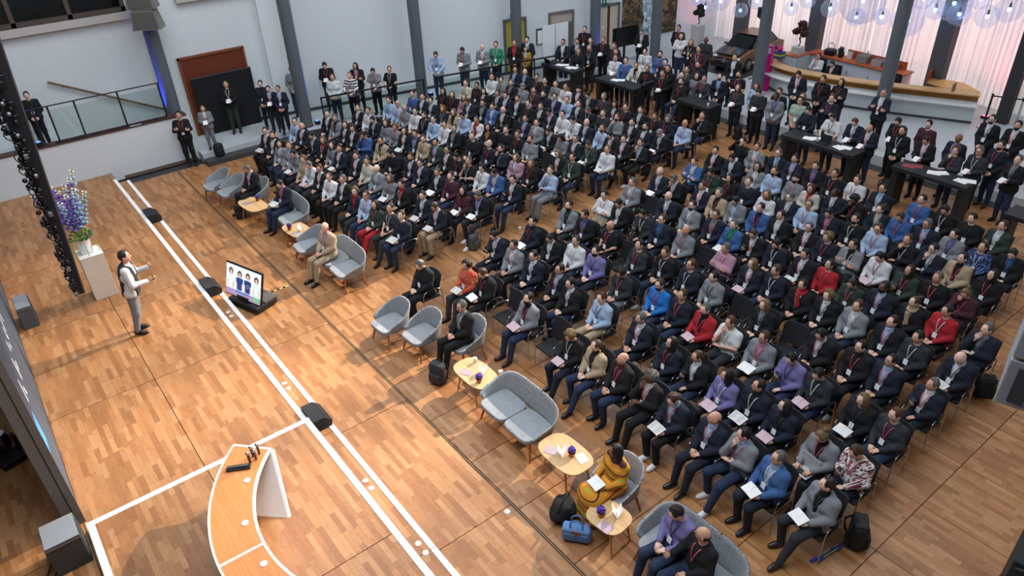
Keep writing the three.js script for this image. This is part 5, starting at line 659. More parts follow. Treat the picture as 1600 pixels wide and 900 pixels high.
const people = `6.72 -21.14 0 1.00 Jk/w ds SP q
6.74 -20.64 0 1.00 Jk/w ds SL b
6.68 -20.00 0 1.00 Jg/w dL SL F
6.75 -19.50 0 1.00 Jg/l gs SL j
6.72 -18.98 0 1.00 Sg ds SP d
6.69 -18.42 0 1.00 Se lc SL F
6.68 -17.92 0 1.00 Sw gs SP d
6.72 -17.42 0 1.00 Jk/w rs SL q
6.71 -16.86 0 1.00 Sw dP SL F
6.86 -16.36 0 1.00 Jk/w gs SL
6.79 -15.59 0 1.00 Jn/r lc SL F
6.84 -15.09 0 1.00 Sl bs SL q,j
6.81 -14.59 0 1.00 So dL SL F,legr
6.94 -14.09 0 1.00 TG ds SL
6.94 -13.58 0 1.00 Sn ds SP j,aisle
5.33 -18.81 0 1.00 Jk/w gs SL d,lounge
5.60 -17.28 0 1.00 Jn/p ds SP d,j,lounge
5.35 -14.24 0 1.00 Je/p B SL lege,lounge
7.71 -21.28 0 1.00 Sl ds SL q
7.70 -20.74 0 1.00 Jn/w B SL
7.68 -19.91 0 1.00 Jn/w ks SN d
7.74 -19.38 0 1.00 Jk/r lL SL F
7.74 -18.82 0 1.00 Sg bL SL F
7.73 -18.32 0 1.00 Jn/w ds SP
7.85 -17.54 0 1.00 Jk/w ds SL
7.90 -17.02 0 1.00 Sc bs SL
7.83 -16.35 0 1.00 Jg/w B SL
7.85 -15.71 0 1.00 Sg lL SP F
8.78 -20.05 0 1.00 Jk/w bL SL F
8.77 -19.52 0 1.00 Jk/w bc SL
9.67 -19.84 0 1.00 Jn/w ds SN d
8.83 -18.89 0 1.00 Sb ds SC d
9.79 -19.34 0 1.00 Sg bL SL F
8.92 -18.09 0 1.00 Je/k ds SL
8.73 -17.11 0 1.00 Sk ks SL d
9.83 -18.84 0 1.00 Sg lc SL F
9.84 -18.34 0 1.00 Jk/w bL SP F
9.92 -17.84 0 1.00 Jn/v ds SL
9.88 -17.34 0 1.00 Se bs SL
9.98 -16.84 0 1.00 Jo/l ds SL
10.97 -17.90 0 1.00 Sw ds SL
10.98 -17.40 0 1.00 Jk/g bs SL
11.01 -16.51 0 1.00 Sk bs SL
11.84 -16.89 0 1.00 Jk/y dL SL F
11.01 -15.72 0 1.00 Sn B SL
11.04 -15.22 0 1.00 Sn ds SC b
12.02 -16.26 0 1.00 Sk bs SL
12.04 -15.74 0 1.00 Sk bs SL
13.02 -16.09 0 1.00 Jg/w ks SL
12.05 -15.19 0 1.00 Sg rs SL b
13.01 -15.46 0 1.00 Jk/w dP SP F,d
12.95 -14.86 0 1.00 Sg dL SP F,d
12.99 -14.36 0 1.00 Jn/w gs SL q
13.09 -13.85 0 1.00 So bs SP d
14.08 -15.09 0 1.00 Jn/w B SL
14.09 -14.44 0 1.00 Sl bs SL b
13.99 -13.94 0 1.00 Jk/w ks SL d
13.11 -13.21 0 1.00 Sw gs SP aisle
11.03 -14.53 0 1.00 Jp/w lL SL F
11.07 -13.96 0 1.00 Sk lL SL F
12.03 -13.96 0 1.00 Jk/w lL SL F,q
12.09 -13.46 0 1.00 So ds SL aisle
11.09 -13.20 0 1.00 Sl bs SC aisle,legg
8.93 -16.44 0 1.00 Jn/w bs SL b
8.90 -15.90 0 1.00 Jn/w ds SL
8.96 -15.18 0 1.00 Jk/w gs SP F
9.01 -14.64 0 1.00 Sm rs SL j
9.89 -16.14 0 1.00 Jk/w ks SL q
9.92 -15.64 0 1.00 Sk ks SL d
9.92 -15.14 0 1.00 Tk gs SC
9.97 -14.61 0 1.00 Sw dc SL F
10.05 -14.11 0 1.00 Jb/w ds SL d
10.07 -13.42 0 1.00 Jn/w ks SN j,aisle
7.84 -15.09 0 1.00 Jk/r ds SL
7.89 -14.16 0 1.00 Jn/w ds SP
7.86 -13.49 0 1.00 Jn/w bs SP lege,d
8.81 -13.81 0 1.00 Jm/k dL SP F
8.97 -13.31 0 1.00 Jk/v gs SP q,d,aisle
8.07 -11.43 0 1.00 Jn/w ds SN d
8.03 -10.77 0 1.00 Jg/w ds SL
8.99 -11.33 0 1.00 Jn/k ks SP
8.94 -10.60 0 1.00 Jk/w dP SL F,d
10.12 -11.39 0 1.00 Jg/G ds SL b,aisle
10.10 -10.80 0 1.00 Jk/b ds SL j
11.13 -11.24 0 1.00 Sw ds SX lege
9.12 -10.04 0 1.00 Sw bs SL
9.15 -9.45 0 1.00 Sv ds SL b
10.15 -10.05 0 1.00 Tk B SL q,tee
15.02 -14.18 0 1.00 Jk/w ds SL
15.05 -13.68 0 1.00 Jn/w ks SL b
15.11 -13.11 0 1.00 Jk/w hat SP d
16.06 -13.09 0 1.00 Sl B SL q,j
13.96 -13.44 0 1.00 Jk/w ks SL
14.10 -12.94 0 1.00 Jk/l bs SC
16.14 -11.14 0 1.00 Sk ds SK
16.08 -10.63 0 1.00 Jg/w bs SL
15.14 -11.23 0 1.00 Jk/w ks SL
15.15 -10.66 0 1.00 Jn/w ks SL d
14.18 -11.12 0 1.00 Jb/w rs SX
14.05 -10.45 0 1.00 So ks SL d
14.11 -9.95 0 1.00 Sk dL SL F
15.13 -9.91 0 1.00 Jg/w dL SL F,q
16.15 -10.02 0 1.00 Jn/l gs SL q
16.13 -9.52 0 1.00 Jn/l ks SL
16.14 -8.92 0 1.00 Jk/v bs SL
15.11 -9.41 0 1.00 Sl bs SL b
14.16 -9.45 0 1.00 Sn bs SL
14.00 -8.80 0 1.00 Sw lL SL F
15.13 -8.82 0 1.00 Sg hatk SL b
15.02 -8.31 0 1.00 Jc/r rL SL F
13.08 -11.29 0 1.00 Jn/w B SP
13.09 -10.79 0 1.00 Jk/w gs SC d
12.10 -11.30 0 1.00 Jg/w gs SL
11.15 -10.73 0 1.00 Jk/w ks SL d
12.18 -10.20 0 1.00 Jn/w B SL q
13.17 -10.03 0 1.00 Jn/w bs SL
13.15 -9.53 0 1.00 Je/k gs SL
13.20 -9.03 0 1.00 Jg/l ks SL q,d
12.19 -9.51 0 1.00 Jg/w ds SL b,q
12.21 -8.86 0 1.00 Jn/g bs SL q
13.21 -8.42 0 1.00 Jb/n ds SL
13.24 -7.91 0 1.00 Jk/w ks SL
14.17 -8.30 0 1.00 Jn/w gs SL q
14.13 -7.80 0 1.00 Sl gs SL q
13.22 -7.19 0 1.00 Jk/w gs SL q
11.17 -10.00 0 1.00 SG ks SN d
11.18 -9.50 0 1.00 Jn/b rs SL q
11.20 -8.83 0 1.00 Jg/g B SL
9.99 -9.04 0 1.00 SG ks SL
10.19 -8.48 0 1.00 Sk bs SL
12.15 -8.31 0 1.00 Jb/t gs SP
11.22 -7.77 0 1.00 Sp gs SX
12.23 -7.81 0 1.00 Jk/w bs SN d
12.21 -7.23 0 1.00 Sn ks SL b,d
18.62 -9.40 0 1.00 Jn/w rs TH d
18.47 -8.90 0 1.00 Jn/w B TH d
19.46 -8.66 0 1.00 Sk ks TH d
18.79 -8.23 0 1.00 Jk/k ds TD
19.69 -8.00 0 1.00 Sm ks TD
18.70 -7.53 0 1.00 Jk/w ds TH d
18.62 -6.79 0 1.00 SG rc TC F
19.27 -7.05 0 1.00 Jn/v Bk TD skin
20.30 -6.79 0.3 1.00 Jk/w ds TD b,q
20.30 -6.19 0.3 1.00 Jk/w ks TD b
19.53 -6.16 0 1.00 Sn ks TD b,j
18.82 -6.33 0 1.00 SG gs TH q
18.90 -5.52 0 1.00 Jk/g gs TH
16.07 -8.36 0 1.00 Sk ds SL
16.14 -7.81 0 1.00 Tw bs SL
16.09 -7.16 0 1.00 Jn/l ds SL q
15.22 -7.81 0 1.00 Jn/w dP SL F,skin
15.25 -7.31 0 1.00 Sk kc SC skin,d
14.22 -7.30 0 1.00 Jn/p ds SL d
14.28 -6.76 0 1.00 Sk ds SL b
15.17 -6.69 0 1.00 Jn/c bu SL F
15.17 -6.19 0 1.00 Sb bs SL d
16.18 -6.29 0 1.00 Sb ks SL
16.18 -5.73 0 1.00 Sk ks SL d
16.11 -5.15 0 1.00 Sk ks SL
15.17 -5.64 0 1.00 Jn/l gs SL q
14.24 -6.21 0 1.00 Sl bs SL q
16.20 -4.60 0 1.00 Jo/w bs SN aisle
6.07 -11.44 0 1.00 Jk/k gs SL d,aisle
6.87 -10.83 0 1.00 Sz dc SP F
6.96 -10.31 0 1.00 Jk/k bs SP q,d
5.91 -9.60 0 1.00 Jk/g gs SL q,lounge
8.06 -10.15 0 1.00 Jn/w ks SL q
8.10 -9.39 0 1.00 Jk/l ks SL q
6.98 -8.99 0 1.00 Jg/k ks SP b,j
6.94 -7.69 0 1.00 Sk lc SP F,d
7.94 -8.86 0 1.00 Jk/w ks SL q
9.03 -8.54 0 1.00 SG dc SL d,legg
9.19 -7.72 0 1.00 Sa bs SL b,q,j
10.17 -7.81 0 1.00 Sn rs SL q
10.17 -7.22 0 1.00 Sg ks SL
9.21 -7.20 0 1.00 Sn bs SL j
11.18 -7.09 0 1.00 Jn/w lL SP F
11.25 -6.59 0 1.00 Sn bs SL
8.05 -8.11 0 1.00 Sl rs SL lege
8.12 -7.17 0 1.00 Jn/w gs SL
9.19 -6.62 0 1.00 Jr/k gs SP b
9.21 -6.07 0 1.00 Tw rs SC
10.16 -6.05 0 1.00 Jk/g lL SL F
9.26 -5.43 0 1.00 Jg/p bs SP q
8.02 -6.39 0 1.00 Jn/k dL SL F,q
8.08 -5.85 0 1.00 Jk/w bP SN F
6.99 -7.16 0 1.00 Je/k bP SL F,j
7.03 -6.57 0 1.00 Jk/m B SL j
7.04 -5.95 0 1.00 Jk/w gc SC q,skin
8.04 -5.23 0 1.00 Sv kL SP F
9.21 -4.80 0 1.00 Sv ks SN d
12.19 -6.59 0 1.00 Jk/w ks SP
13.15 -6.69 0 1.00 Sn lc SL
13.23 -6.18 0 1.00 Jg/k ds SX
15.14 -5.06 0 1.00 Jg/v ks SL
12.25 -6.09 0 1.00 Sr dP SL F
13.27 -5.59 0 1.00 Sw ks SP d
14.23 -5.58 0 1.00 Sk bs SC
14.26 -5.05 0 1.00 Jn/w ks SC q
13.19 -4.98 0 1.00 Jo/k dL SN F
14.28 -4.52 0 1.00 Je/k ks SL
15.11 -4.49 0 1.00 Sf kP SL F
15.28 -3.98 0 1.00 Jk/b ds SL d
13.25 -4.48 0 1.00 Sk gs SL
14.17 -3.90 0 1.00 Jk/k kL SL F
11.24 -6.00 0 1.00 Jk/r dP SL F,scarf
11.27 -5.49 0 1.00 Jk/w lc SL F
12.06 -5.45 0 1.00 So dP SP F,d
12.20 -4.95 0 1.00 Jn/l ks SL b,skin
11.29 -4.93 0 1.00 Jg/w bs SL
12.23 -4.38 0 1.00 Jk/e bu SL F,scarf
13.28 -3.93 0 1.00 Sm lu SC F,d
11.27 -4.29 0 1.00 Jk/l ds SL
12.31 -3.84 0 1.00 Sr ds SL q
12.26 -3.16 0 1.00 Jn/g gs SC aisle
10.15 -4.87 0 1.00 Jk/w ks SL q,d
10.24 -4.25 0 1.00 Jk/k ks SL q
11.21 -3.78 0 1.00 SG ks SL
11.26 -3.08 0 1.00 Jn/w B SP d,aisle
10.25 -3.75 0 1.00 Jn/l ks SL q
7.01 -5.38 0 1.00 Jn/l bs SP d
8.15 -4.73 0 1.00 Jn/k ds SP q
8.13 -4.22 0 1.00 Jn/k dL SP F
7.06 -4.70 0 1.00 Jn/l B SL
7.13 -4.20 0 1.00 Jg/l ks SC
9.19 -4.30 0 1.00 SG ks SP d
9.15 -3.55 0 1.00 Sk lL SP F
8.05 -3.49 0 1.00 Jg/k lu SW F,d
8.10 -2.99 0 1.00 Sh bs SN d,aisle
7.09 -3.63 0 1.00 Jb/l gs SP q
7.19 -2.93 0 1.00 Jg/k ds SP aisle
10.25 -3.06 0 1.00 Jn/w gs SN F,aisle
9.14 -3.05 0 1.00 SG rs SL aisle
5.53 -5.18 0 1.00 Sy kL SP F,lounge,sari,skin
5.39 -3.86 0 1.00 Sv ds SL d,lounge,legd
5.31 -3.44 0 1.00 Sk Bd SH lounge,q,legd
7.82 -23.32 0.3 0.89 Jk/l ds TH
9.04 -24.22 0.3 1.00 Sg ks TD
7.75 -23.75 0.3 0.94 Jn/k ds TD
8.02 -22.98 0.3 0.91 Jn/l rs TD
10.16 -23.99 0.3 1.00 Sk ks TH d
9.80 -22.72 0.3 0.98 Sw ds TD F
10.38 -22.63 0.3 0.91 Ss ls TB
10.93 -23.24 0.3 1.00 Jk/p kL TX F
11.19 -22.46 0.3 0.94 Tg ks TB d
11.75 -22.38 0.3 0.89 Tk ds TB
13.63 -22.34 0.3 1.00 Sl bs TB d
14.61 -22.10 0.3 1.00 Sg ks TH d,j
15.26 -21.82 0.3 1.00 Jg/w B TH j
15.79 -21.74 0.3 1.00 St ds TD j
8.77 -21.22 0 1.00 Jk/w ds SL
8.79 -20.70 0 1.00 Jg/k gs SL
9.76 -21.07 0 1.00 Jk/w ds SL
9.86 -20.57 0 1.00 Sw bs SL
10.87 -21.04 0 1.00 Sl ds SL
10.88 -20.50 0 1.00 Sl B SL q
11.75 -21.03 0 1.00 Sb ds SL
11.83 -20.53 0 1.00 Jn/w ds SL
11.85 -20.02 0 1.00 Jn/w ks SL q
12.73 -20.66 0 1.00 Sk kL SL F
12.76 -20.16 0 1.00 Sk lL SL F
11.77 -19.21 0 1.00 Sn hato SL F
11.84 -18.71 0 1.00 Je/k lL SL F
10.83 -19.98 0 1.00 Sg B SL q
10.92 -19.48 0 1.00 Sw ds SL
10.94 -18.98 0 1.00 Sk ds SL b
10.95 -18.48 0 1.00 Sl ds SL
11.88 -18.21 0 1.00 Sl ds SL d
12.88 -19.66 0 1.00 Sp lL SL F
12.74 -19.16 0 1.00 Jn/w bs SL d
13.70 -20.73 0 1.00 Sc rs SL
13.83 -20.23 0 1.00 Jk/k ds SL q
13.73 -19.73 0 1.00 Jk/w dL SL F
14.76 -20.66 0 1.00 Sw ks SL
14.81 -20.16 0 1.00 Sg bs SL
13.94 -19.23 0 1.00 Jn/w dP SL F
14.83 -19.66 0 1.00 Jk/g gs SL
12.93 -18.66 0 1.00 Jk/g ks SL
12.94 -18.16 0 1.00 Jb/w ds SL
11.98 -17.68 0 1.00 Sw dP SL F,scarf
12.96 -17.65 0 1.00 Jk/w B SL q
13.90 -18.73 0 1.00 Jn/w ks SL
17.04 -21.48 0.3 1.00 Jn/w ks TD
16.39 -21.42 0.3 1.00 Jk/r rs TD
16.90 -21.42 0.3 0.84 Jy/w dL TD F
18.46 -21.11 0 1.00 Jn/w ds TB q
18.22 -19.99 0 1.00 Sk lL TB F,q
18.92 -20.84 0 1.00 Jn/w ds TD
19.47 -21.03 0.3 1.00 Jk/k ks TD
18.71 -19.91 0 1.00 Sk B TB d
19.34 -20.57 0 1.00 Sk ds TD
19.75 -20.29 0 1.00 Sk gs TH
19.46 -19.42 0 1.00 Sk bs TD
18.90 -18.77 0 1.00 Jn/k ds TD
20.80 -19.33 0.3 1.00 Jk/w gs TH d
22.04 -18.64 0.3 1.00 Sk ks TD
21.39 -17.95 0.3 1.00 Sw bL TX F
20.95 -17.12 0.3 1.00 Jk/k lL TX F
21.39 -16.82 0.3 1.00 SG Bk TD skin
18.37 -18.25 0 1.00 Sw ks TH
18.37 -17.75 0 1.00 Sb ks TB
18.37 -17.25 0 1.00 Jc/k rs TB F
19.69 -18.09 0 1.00 Sw ds TD
18.37 -16.75 0 1.00 Jk/k bP TB F
19.75 -17.44 0 1.00 Sb ds TD b
20.30 -16.23 0.3 1.00 Sm ks TD
19.15 -16.66 0 1.00 Sk ks TD
18.66 -16.10 0 1.00 Jk/k ks TD
19.75 -15.75 0 1.00 Jn/k ds TD
19.02 -15.61 0 1.00 So ks TD
18.45 -15.32 0 1.00 Sn ks TD
18.67 -14.59 0 1.00 SG ks TB
18.87 -15.05 0 1.00 Sg dL TD F
20.30 -14.73 0.3 1.00 Jk/w ds TD
19.15 -14.37 0 1.00 Jn/l ds TD b
19.75 -14.11 0 1.00 Tk ks TH b
18.84 -13.42 0 1.00 SG rL TH F
19.37 -13.12 0 1.00 Sl bL TD F
18.84 -12.63 0 1.00 SG ks TH d
18.14 -15.87 0 1.00 Sk ds TH
18.13 -15.08 0.32 1.00 Sk bs SL b,j,stool
15.90 -20.80 0 1.00 Jn/l ds SL
15.95 -20.30 0 1.00 Jn/l B SL
15.84 -19.51 0 1.00 Sk ds SL
15.78 -19.01 0 1.00 Sk ds SL
14.86 -19.05 0 1.00 Sg hat SL
15.83 -18.51 0 1.00 Sg ds SL
15.84 -18.01 0 1.00 Sw ds SL
15.96 -17.51 0 1.00 Jk/w hatk SL
14.88 -18.51 0 1.00 Sm ks SL
14.89 -18.01 0 1.00 Jn/k ds SL
14.94 -17.51 0 1.00 Jn/l ds SL
15.03 -17.01 0 1.00 Sl gs SL
13.99 -18.23 0 1.00 Jk/w bs SL
15.91 -16.94 0 1.00 Jk/w ks SL d
16.07 -16.44 0 1.00 SG gs SN
13.90 -17.59 0 1.00 Sk ds SL
14.00 -17.09 0 1.00 Jk/w bs SL
15.02 -16.48 0 1.00 Jn/w bs SL
14.00 -16.59 0 1.00 Jn/w ks SL d
14.04 -16.09 0 1.00 Sw ds SL
14.95 -15.91 0 1.00 Sk gs SL d
14.99 -15.34 0 1.00 SG bs SL
15.90 -15.76 0 1.00 Jk/w dL SL F
15.86 -15.26 0 1.00 Sk ds SL
15.03 -14.79 0 1.00 Sg bs SC b
15.99 -14.76 0 1.00 Jk/w ds SL
16.03 -14.20 0 1.00 Sk dP SL F
16.03 -13.70 0 1.00 Jn/k gc SL q
16.92 -13.18 0 1.00 Sk ds SC
14.06 -15.59 0 1.00 Sw ks SL d
12.99 -16.59 0 1.00 Jn/l ks SL
20.30 -12.33 0.3 1.00 Jn/w ks TD d
19.24 -12.23 0 1.00 Sn ks TD
18.79 -12.02 0 1.00 Jg/v ks TD skin
20.30 -11.52 0.3 1.00 Jk/k ds TD
19.49 -11.60 0 1.00 Sk lL TD F
18.95 -11.34 0 1.00 Tx ds TD q,j
18.55 -10.75 0 1.00 Sn ds TB d
20.55 -11.09 0.3 1.00 Sk kL TX F
19.75 -10.84 0 1.00 Sn rs TX
20.30 -9.66 0.3 1.00 Jn/w gs TX q
18.51 -9.99 0 1.00 Tw ds TB d
23.26 -13.68 0.3 1.00 Sw ds SC desk
22.87 -12.87 0.3 1.00 Jk/w ds SL desk,d
23.83 -11.02 0.3 1.00 Jk/w B SL desk
1.40 -24.30 1.3 0.95 Sk ds TD F,gallery
4.91 -23.18 0 1.00 Sk ds TX
5.68 -23.32 0.3 0.84 Jg/w lL TH F,legg
6.79 -24.20 0.3 1.00 Sk ks TH lego`.split('\n').map(l => { const t = l.trim().split(' '), f = (t[7] || '').split(',').filter(Boolean); return { x: +t[0], z: +t[1], y: +t[2], s: +t[3], top: t[4], hair: t[5], pose: t[6], f, has: k => f.includes(k) }; });
function describe(p) {
  const [k, ...r] = p.top, [c, c2] = r.join('').split('/'), n = q => COL[q][0];
  p.garb = p.has('sari') ? 'yellow patterned sari' : k === 'J' ? `${n(c)} jacket over ${n(c2)}` : k === 'T' ? `${n(c)} t-shirt` : 'lwbs'.includes(c) ? `${n(c)} shirt` : `${n(c)} ${p.has('F') ? 'top' : 'sweater'}`;
  p.short = p.has('sari') ? 'the yellow sari' : k === 'J' ? `${n(c)} jacket` : p.garb;
  const h = p.hair; p.hairName = h === 'B' || h === 'Bk' ? 'bald head' : h === 'Bd' ? 'balding head' : h === 'hat' ? 'grey cap' : h === 'hatk' ? 'black cap' : h === 'hato' ? 'orange headscarf' : `${HSTY[h[1]]} ${HAIRC[h[0]][0]} hair`;
  p.act = { SX: 'arms folded', TX: 'arms folded', SC: 'hand at chin', TC: 'hand at chin', SP: 'holding papers', SN: 'holding phone', SK: 'raising a camera', SW: 'typing on laptop', TH: 'hands raised', TB: 'leaning forward', SH: 'gesturing' }[p.pose] || (p.has('d') ? 'looking down' : '');
}
people.forEach(describe);
{ // labels: look first, then doing, then neighbour
  const nearest = people.map(p => people.filter(q => q !== p).map(q => [Math.hypot(p.x - q.x, (p.z - q.z) * .7) + (Math.abs(p.y - q.y) > .1 ? 1 : 0), q]).sort((a, b) => a[0] - b[0]).slice(0, 3).map(e => e[1]));
  const stand = p => p.pose[0] === 'T' ? 'standing' : p.has('lounge') ? 'lounging' : 'seated';
  const forms = [p => `${stand(p)} person in ${p.garb}, ${p.hairName}`, p => p.act ? `${stand(p)} person in ${p.garb}, ${p.hairName}, ${p.act}` : null, (p, i) => `${stand(p)} person in ${p.garb}, ${p.hairName}, beside ${nearest[i][0].short}`, (p, i) => p.act ? `${stand(p)} person in ${p.garb}, ${p.hairName}, ${p.act}, beside ${nearest[i][0].short}` : null, (p, i) => `${stand(p)} person in ${p.garb}, ${p.hairName}, between ${nearest[i][0].short} and ${nearest[i][1].short}`];
  const all = people.map((p, i) => forms.map(f => f(p, i))); const words = s => s.split(' ').length;
  people.forEach((p, i) => { for (let k = 0; k < forms.length; k++) { const s = all[i][k]; if (!s || words(s) > 16) continue; p.label = s; if (all.filter(a => a[k] === s).length === 1) return; } });
}
const holds = [];
function makePerson(p, i) {
  const dist = Math.hypot(p.x, 8 - p.y, p.z), hi = dist < 15.5, T = p.pose[0] === 'T', want = Math.atan2(TARGET[0] - p.x, TARGET[1] - p.z);
  let yaw = T ? want : FACE + .3 * (want - FACE > Math.PI ? want - FACE - 2 * Math.PI : want - FACE < -Math.PI ? want - FACE + 2 * Math.PI : want - FACE); yaw += rr(-.1, .1); if (p.yaw !== undefined) yaw = p.yaw;
  let rel = p.yaw !== undefined ? 0 : want - yaw; while (rel > Math.PI) rel -= 2 * Math.PI; while (rel < -Math.PI) rel += 2 * Math.PI; if (p.has('lounge')) rel += rr(-.2, .2);
  const down = p.has('d'), yq = down ? Math.round(rel / .9) * .3 : Math.max(-.9, Math.min(.9, Math.round((rel + rr(-.12, .12)) / .3) * .3)), pq = down ? .5 : [-.26, -.16, -.04][Math.floor(rnd() * 3)], legV = T ? 0 : p.has('lounge') ? 1 : Math.floor(rnd() * 3);
  const g = poseGeos(p.pose, legV, hi), t = thing('person', p.label, 'person', p.x, p.y, p.z, yaw, p.has('lounge') ? 'people on the lounge seats' : T ? 'standing visitors' : 'audience seated in the rows'); t.scale.setScalar(p.s * (p.has('F') ? .96 : 1));
  const dark = p.has('skin') || p.hair === 'Bk'; obj('body', bodyGeo(p.pose, legV, hi, yq, pq), dark ? SKIN_D[i % 2] : SKIN[i % 4], t);
  const [k, ...r] = p.top, [c, c2] = r.join('').split('/'), topM = p.has('sari') ? (cmCache.sari ||= new THREE.MeshStandardMaterial({ roughness: .85, map: PATT.sari(), side: THREE.DoubleSide })) : clothMat(c);
  obj(k === 'J' ? 'jacket' : k === 'T' ? 't_shirt' : p.has('sari') ? 'sari' : 'lbwscpv'.includes(c) ? 'shirt' : 'sweater', k === 'J' ? g.jacket : k === 'T' ? g.short : g.long, topM, t); if (k === 'J') obj('shirt', g.shirt, clothMat(c2), t);
  if (p.top.startsWith('V')) obj('waistcoat', g.vest, clothMat('G'), t);
  const leg = (p.f.find(q => q.startsWith('leg')) || '').slice(3) || (p.has('j') ? 'd' : k === 'J' && 'kng'.includes(c) && rnd() < .5 ? (c === 'g' ? 'G' : c) : ['k', 'n', 'G', 'd', 'k'][Math.floor(rnd() * 5)]);
  p.has('sari') ? obj('sari_skirt', g.skirt, topM, t) : obj('trousers', g.trousers, clothMat(p.has('j') ? 'd' : leg), t);
  const sm = M_SHOE[rnd() < .1 ? 3 : Math.floor(rnd() * 3)]; for (const s of g.shoes) obj('shoe', s, sm, t);
  const hmx = headMatrix(g.sk, yq, pq), onHead = (n, ge, m) => { const o = obj(n, ge, m, t); o.applyMatrix4(hmx); return o; };
  const st = p.hair; if (st.startsWith('hat')) onHead(st === 'hato' ? 'headscarf' : 'cap', cached('hair' + (st === 'hato' ? 'L' : 'h') + hi, () => hairGeo(st === 'hato' ? 'L' : 'h', hi)), st === 'hato' ? hairMat('o') : clothMat(st === 'hatk' ? 'k' : 'g')); else if (st[0] === 'B') { if (st === 'Bd' || (st === 'B' && i % 2)) onHead('hair', cached('hairB' + hi, () => hairGeo('B', hi)), hairMat(st === 'Bd' ? 'd' : 'g')); } else onHead('hair', cached('hair' + st[1] + hi, () => hairGeo(st[1], hi)), hairMat(st[0]));
  if (p.has('b')) onHead('beard', cached('beard' + hi, () => beardGeo(hi)), hairMat('kdbgr'.includes(st[0]) ? st[0] : 'd')); if (p.has('q')) onHead('glasses', cached('glasses', glassesGeo), M_GLS);
  if (!p.has('sari') && p.hair !== 'speaker' && !p.has('nolan')) { obj('lanyard', g.lanyard, M_LAN[i % 4], t); if (i % 5) obj('badge', g.badge, M_BADGE, t); }
  if (p.has('scarf')) { const m = clothMat(p.top[0] === 'J' ? p.top.split('/')[1] : 'r'); obj('scarf', mergeGeometries([g.scarf.toNonIndexed(), g.scarfEnd.toNonIndexed()].map(q => { for (const k of Object.keys(q.attributes)) if (!['position', 'normal', 'uv'].includes(k)) q.deleteAttribute(k); return q; })), m, t); }
  if (['SP', 'SN', 'SK', 'SW', 'TH'].includes(p.pose)) holds.push([t, p, g.sk]);
  return t;
}
people.forEach((p, i) => { if (p.has('desk')) { p.x = Math.min(p.x + .75, 24.05); p.z -= .3; p.s = .9; } });
for (const p of people) if (p.top === 'Jk/k' && p.hair === 'gs' && p.z < -10.5 && p.z > -12 && p.x < 7) p.x += .12;
people.forEach(makePerson);
{ // presenter on the stage
  const p = { x: 1.13, z: -14.35, y: .28, s: 1.06, top: 'Sw', hair: 'ds', pose: 'TQ', f: ['legg', 'nolan'], yaw: 1.25, label: 'presenter in grey waistcoat and white shirt gesturing on the stage' }; p.has = k => p.f.includes(k);
  const t = makePerson(p, 1); t.userData.group = 'presenter'; delete t.userData.group; obj('waistcoat', poseGeos('TQ', 0, true).vest, clothMat('G'), t); t.rotation.order = 'YXZ'; t.rotation.x = .12; 
  const c = thing('clicker', 'small black presentation clicker in the presenter hand', 'clicker', 0, 0, 0); const w = P3(-.11, 1.2, .42).applyMatrix4(t.matrixWorld.compose(t.position, t.quaternion, t.scale)); c.position.copy(w); c.rotation.y = 1.25; obj('body', rbox(.03, .1, .02, .006, 0, .01, 0), M.black, c); obj('button', cyl(.006, .006, .004, 0, .03, .011, 8), M.steel, c);
}
// chairs under the audience
{
  const lbl = p => 'black chair under ' + p.label.replace('seated person in ', '');
  people.forEach(p => { if (p.has('stool')) { const t = thing('bar_stool', 'black bar stool under the bearded camera operator in jeans', 'stool', p.x, 0, p.z, FACE); obj('seat', rbox(.38, .05, .36, .02, 0, .76, .03), M.black, t); for (const [a, b] of [[-1, -1], [-1, 1], [1, -1], [1, 1]]) obj('leg', bar([a * .2, 0, b * .2], [a * .15, .74, b * .14], .012, 6), M.chrome, t); obj('foot_ring', new THREE.TorusGeometry(.235, .01, 6, 24).rotateX(Math.PI / 2).translate(0, .3, 0), M.chrome, t); } else if (p.pose[0] === 'S' && !p.has('lounge') && !p.has('desk')) chair(p.x + .02, p.z, FACE, lbl(p), 'occupied conference chairs'); if (p.has('desk')) { const t = thing('office_chair', 'black office chair behind the reception desk', 'chair', p.x, .3, p.z, FACE, 'office chairs at reception'); obj('seat', rbox(.45, .07, .45, .03, 0, .43, 0), M.black, t); obj('backrest', rbox(.42, .5, .06, .03, 0, .75, -.25), M.black, t); obj('pedestal', cyl(.03, .03, .4, 0, .2, 0, 10), M.chrome, t); obj('foot_star', merge([0, 1, 2, 3, 4].map(i => bar([0, .06, 0], [Math.sin(i * 1.2566) * .28, .03, Math.cos(i * 1.2566) * .28], .02, 6))), M.black, t); } });
  for (const e of '7.01,-9.65 7.04,-8.34 10.05,-9.55 10.12,-6.63 10.15,-5.46 11.09,-8.3 12.04,-10.75 8.83,-17.6 11.95,-14.57 12.89,-17.12'.split(' ')) { const [x, z] = e.split(',').map(Number); const q = people.filter(p => p.pose[0] === 'S').sort((a, b) => Math.hypot(a.x - x, a.z - z) - Math.hypot(b.x - x, b.z - z))[0]; chair(x, z, FACE, `empty black chair next to ${q.garb}, ${q.hairName}`, 'empty conference chairs'); }
  for (const p of people.filter(p => p.has('lounge'))) {
    if (p.top === 'Je/p') lounge(5.45, p.z + .35, FACE, 'grey two seat sofa under the man in a beige suit', 1); else if (p.top === 'Jn/p') lounge(5.55, p.z + .22, FACE, 'grey two seat sofa under the navy suited man', 1); else if (p.top === 'Sv') lounge(5.4, -3.65, FACE, 'grey two seat sofa under the violet shirt and balding man', 1); else if (p.top !== 'Sk') lounge(p.x + .02, p.z, FACE, 'grey lounge chair under the ' + p.garb);
  }
}
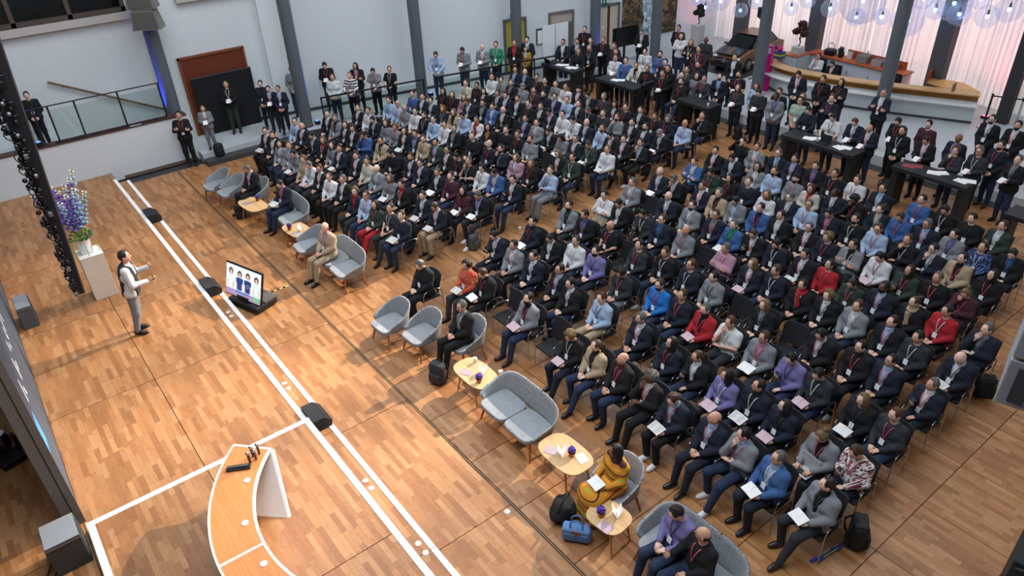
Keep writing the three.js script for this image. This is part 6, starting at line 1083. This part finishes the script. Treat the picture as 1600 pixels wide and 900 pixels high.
const PAGES = [M.paper, mat('#dcdad6', .8), mat('#c7a9b0', .7), mat('#e6e4e0', .8, { map: canvasTex(64, 96, (c, w, h) => { c.fillStyle = '#f2f1ee'; c.fillRect(0, 0, w, h); c.fillStyle = '#9a9da3'; for (let i = 0; i < 12; i++) c.fillRect(8, 10 + i * 6.5, 30 + 18 * hash(i, 2), 2.2); }) })];
// things held: booklets, phones, a laptop, cups
for (const [t, p, sk] of holds) {
  t.updateMatrixWorld(true); const at = (x, y, z) => P3(x, y, z).applyMatrix4(t.matrixWorld), turn = t.rotation.y;
  if (p.pose === 'SP') { const o = thing('booklet', 'open booklet of ' + p.label.replace(/^(seated|lounging) person in /, ''), 'booklet', 0, 0, 0, turn, 'booklets in the audience'); o.position.copy(at(0, .74, .35)); const pm = PAGES[Math.floor(rnd() * 4)], sz = rr(.75, 1); for (const s of [-1, 1]) obj('page', box(.13 * sz, .006, .2 * sz).rotateX(.25).rotateZ(-s * .08).translate(s * .066 * sz, 0, 0), pm, o); obj('spine', box(.008, .008, .2).rotateX(.25).translate(0, -.004, 0), mat('#9a6a74', .7), o); }
  if (p.pose === 'SN') { const o = thing('phone', 'black phone of ' + p.label.replace(/^(seated|lounging) person in /, ''), 'phone', 0, 0, 0, turn, 'phones in the audience'); o.position.copy(at(-.035, .93, .31)); o.rotation.set(0, turn, 0); obj('body', rbox(.07, .14, .009, .004).rotateX(-.7), M.black, o); }
  if (p.pose === 'SK') { const o = thing('camera', 'black camera raised by the person in a black sweater', 'camera', 0, 0, 0, turn); o.position.copy(at(0, 1.25, .2)); obj('body', rbox(.13, .085, .06, .012), M.black, o); obj('lens', cyl(.034, .034, .07, 0, 0, 0, 14).rotateX(Math.PI / 2).translate(0, 0, .06), M.blackGloss, o); }
  if (p.pose === 'SW') { const l = laptop(0, 0, 0, turn + Math.PI, 'silver laptop on the lap of the woman with a blond bun', '#b9bcc0'); l.position.copy(at(0, .665, .37)); }
  if (p.pose === 'TH') { const o = thing('notepad', 'small notepad of ' + p.label.replace('standing person in ', ''), 'notepad', 0, 0, 0, turn, 'notepads held by standing visitors'); o.position.copy(at(0, 1.18, .34)); obj('cover', box(.13, .012, .17).rotateX(.5), M.paper, o); }
}
renderer.render(scene, camera);
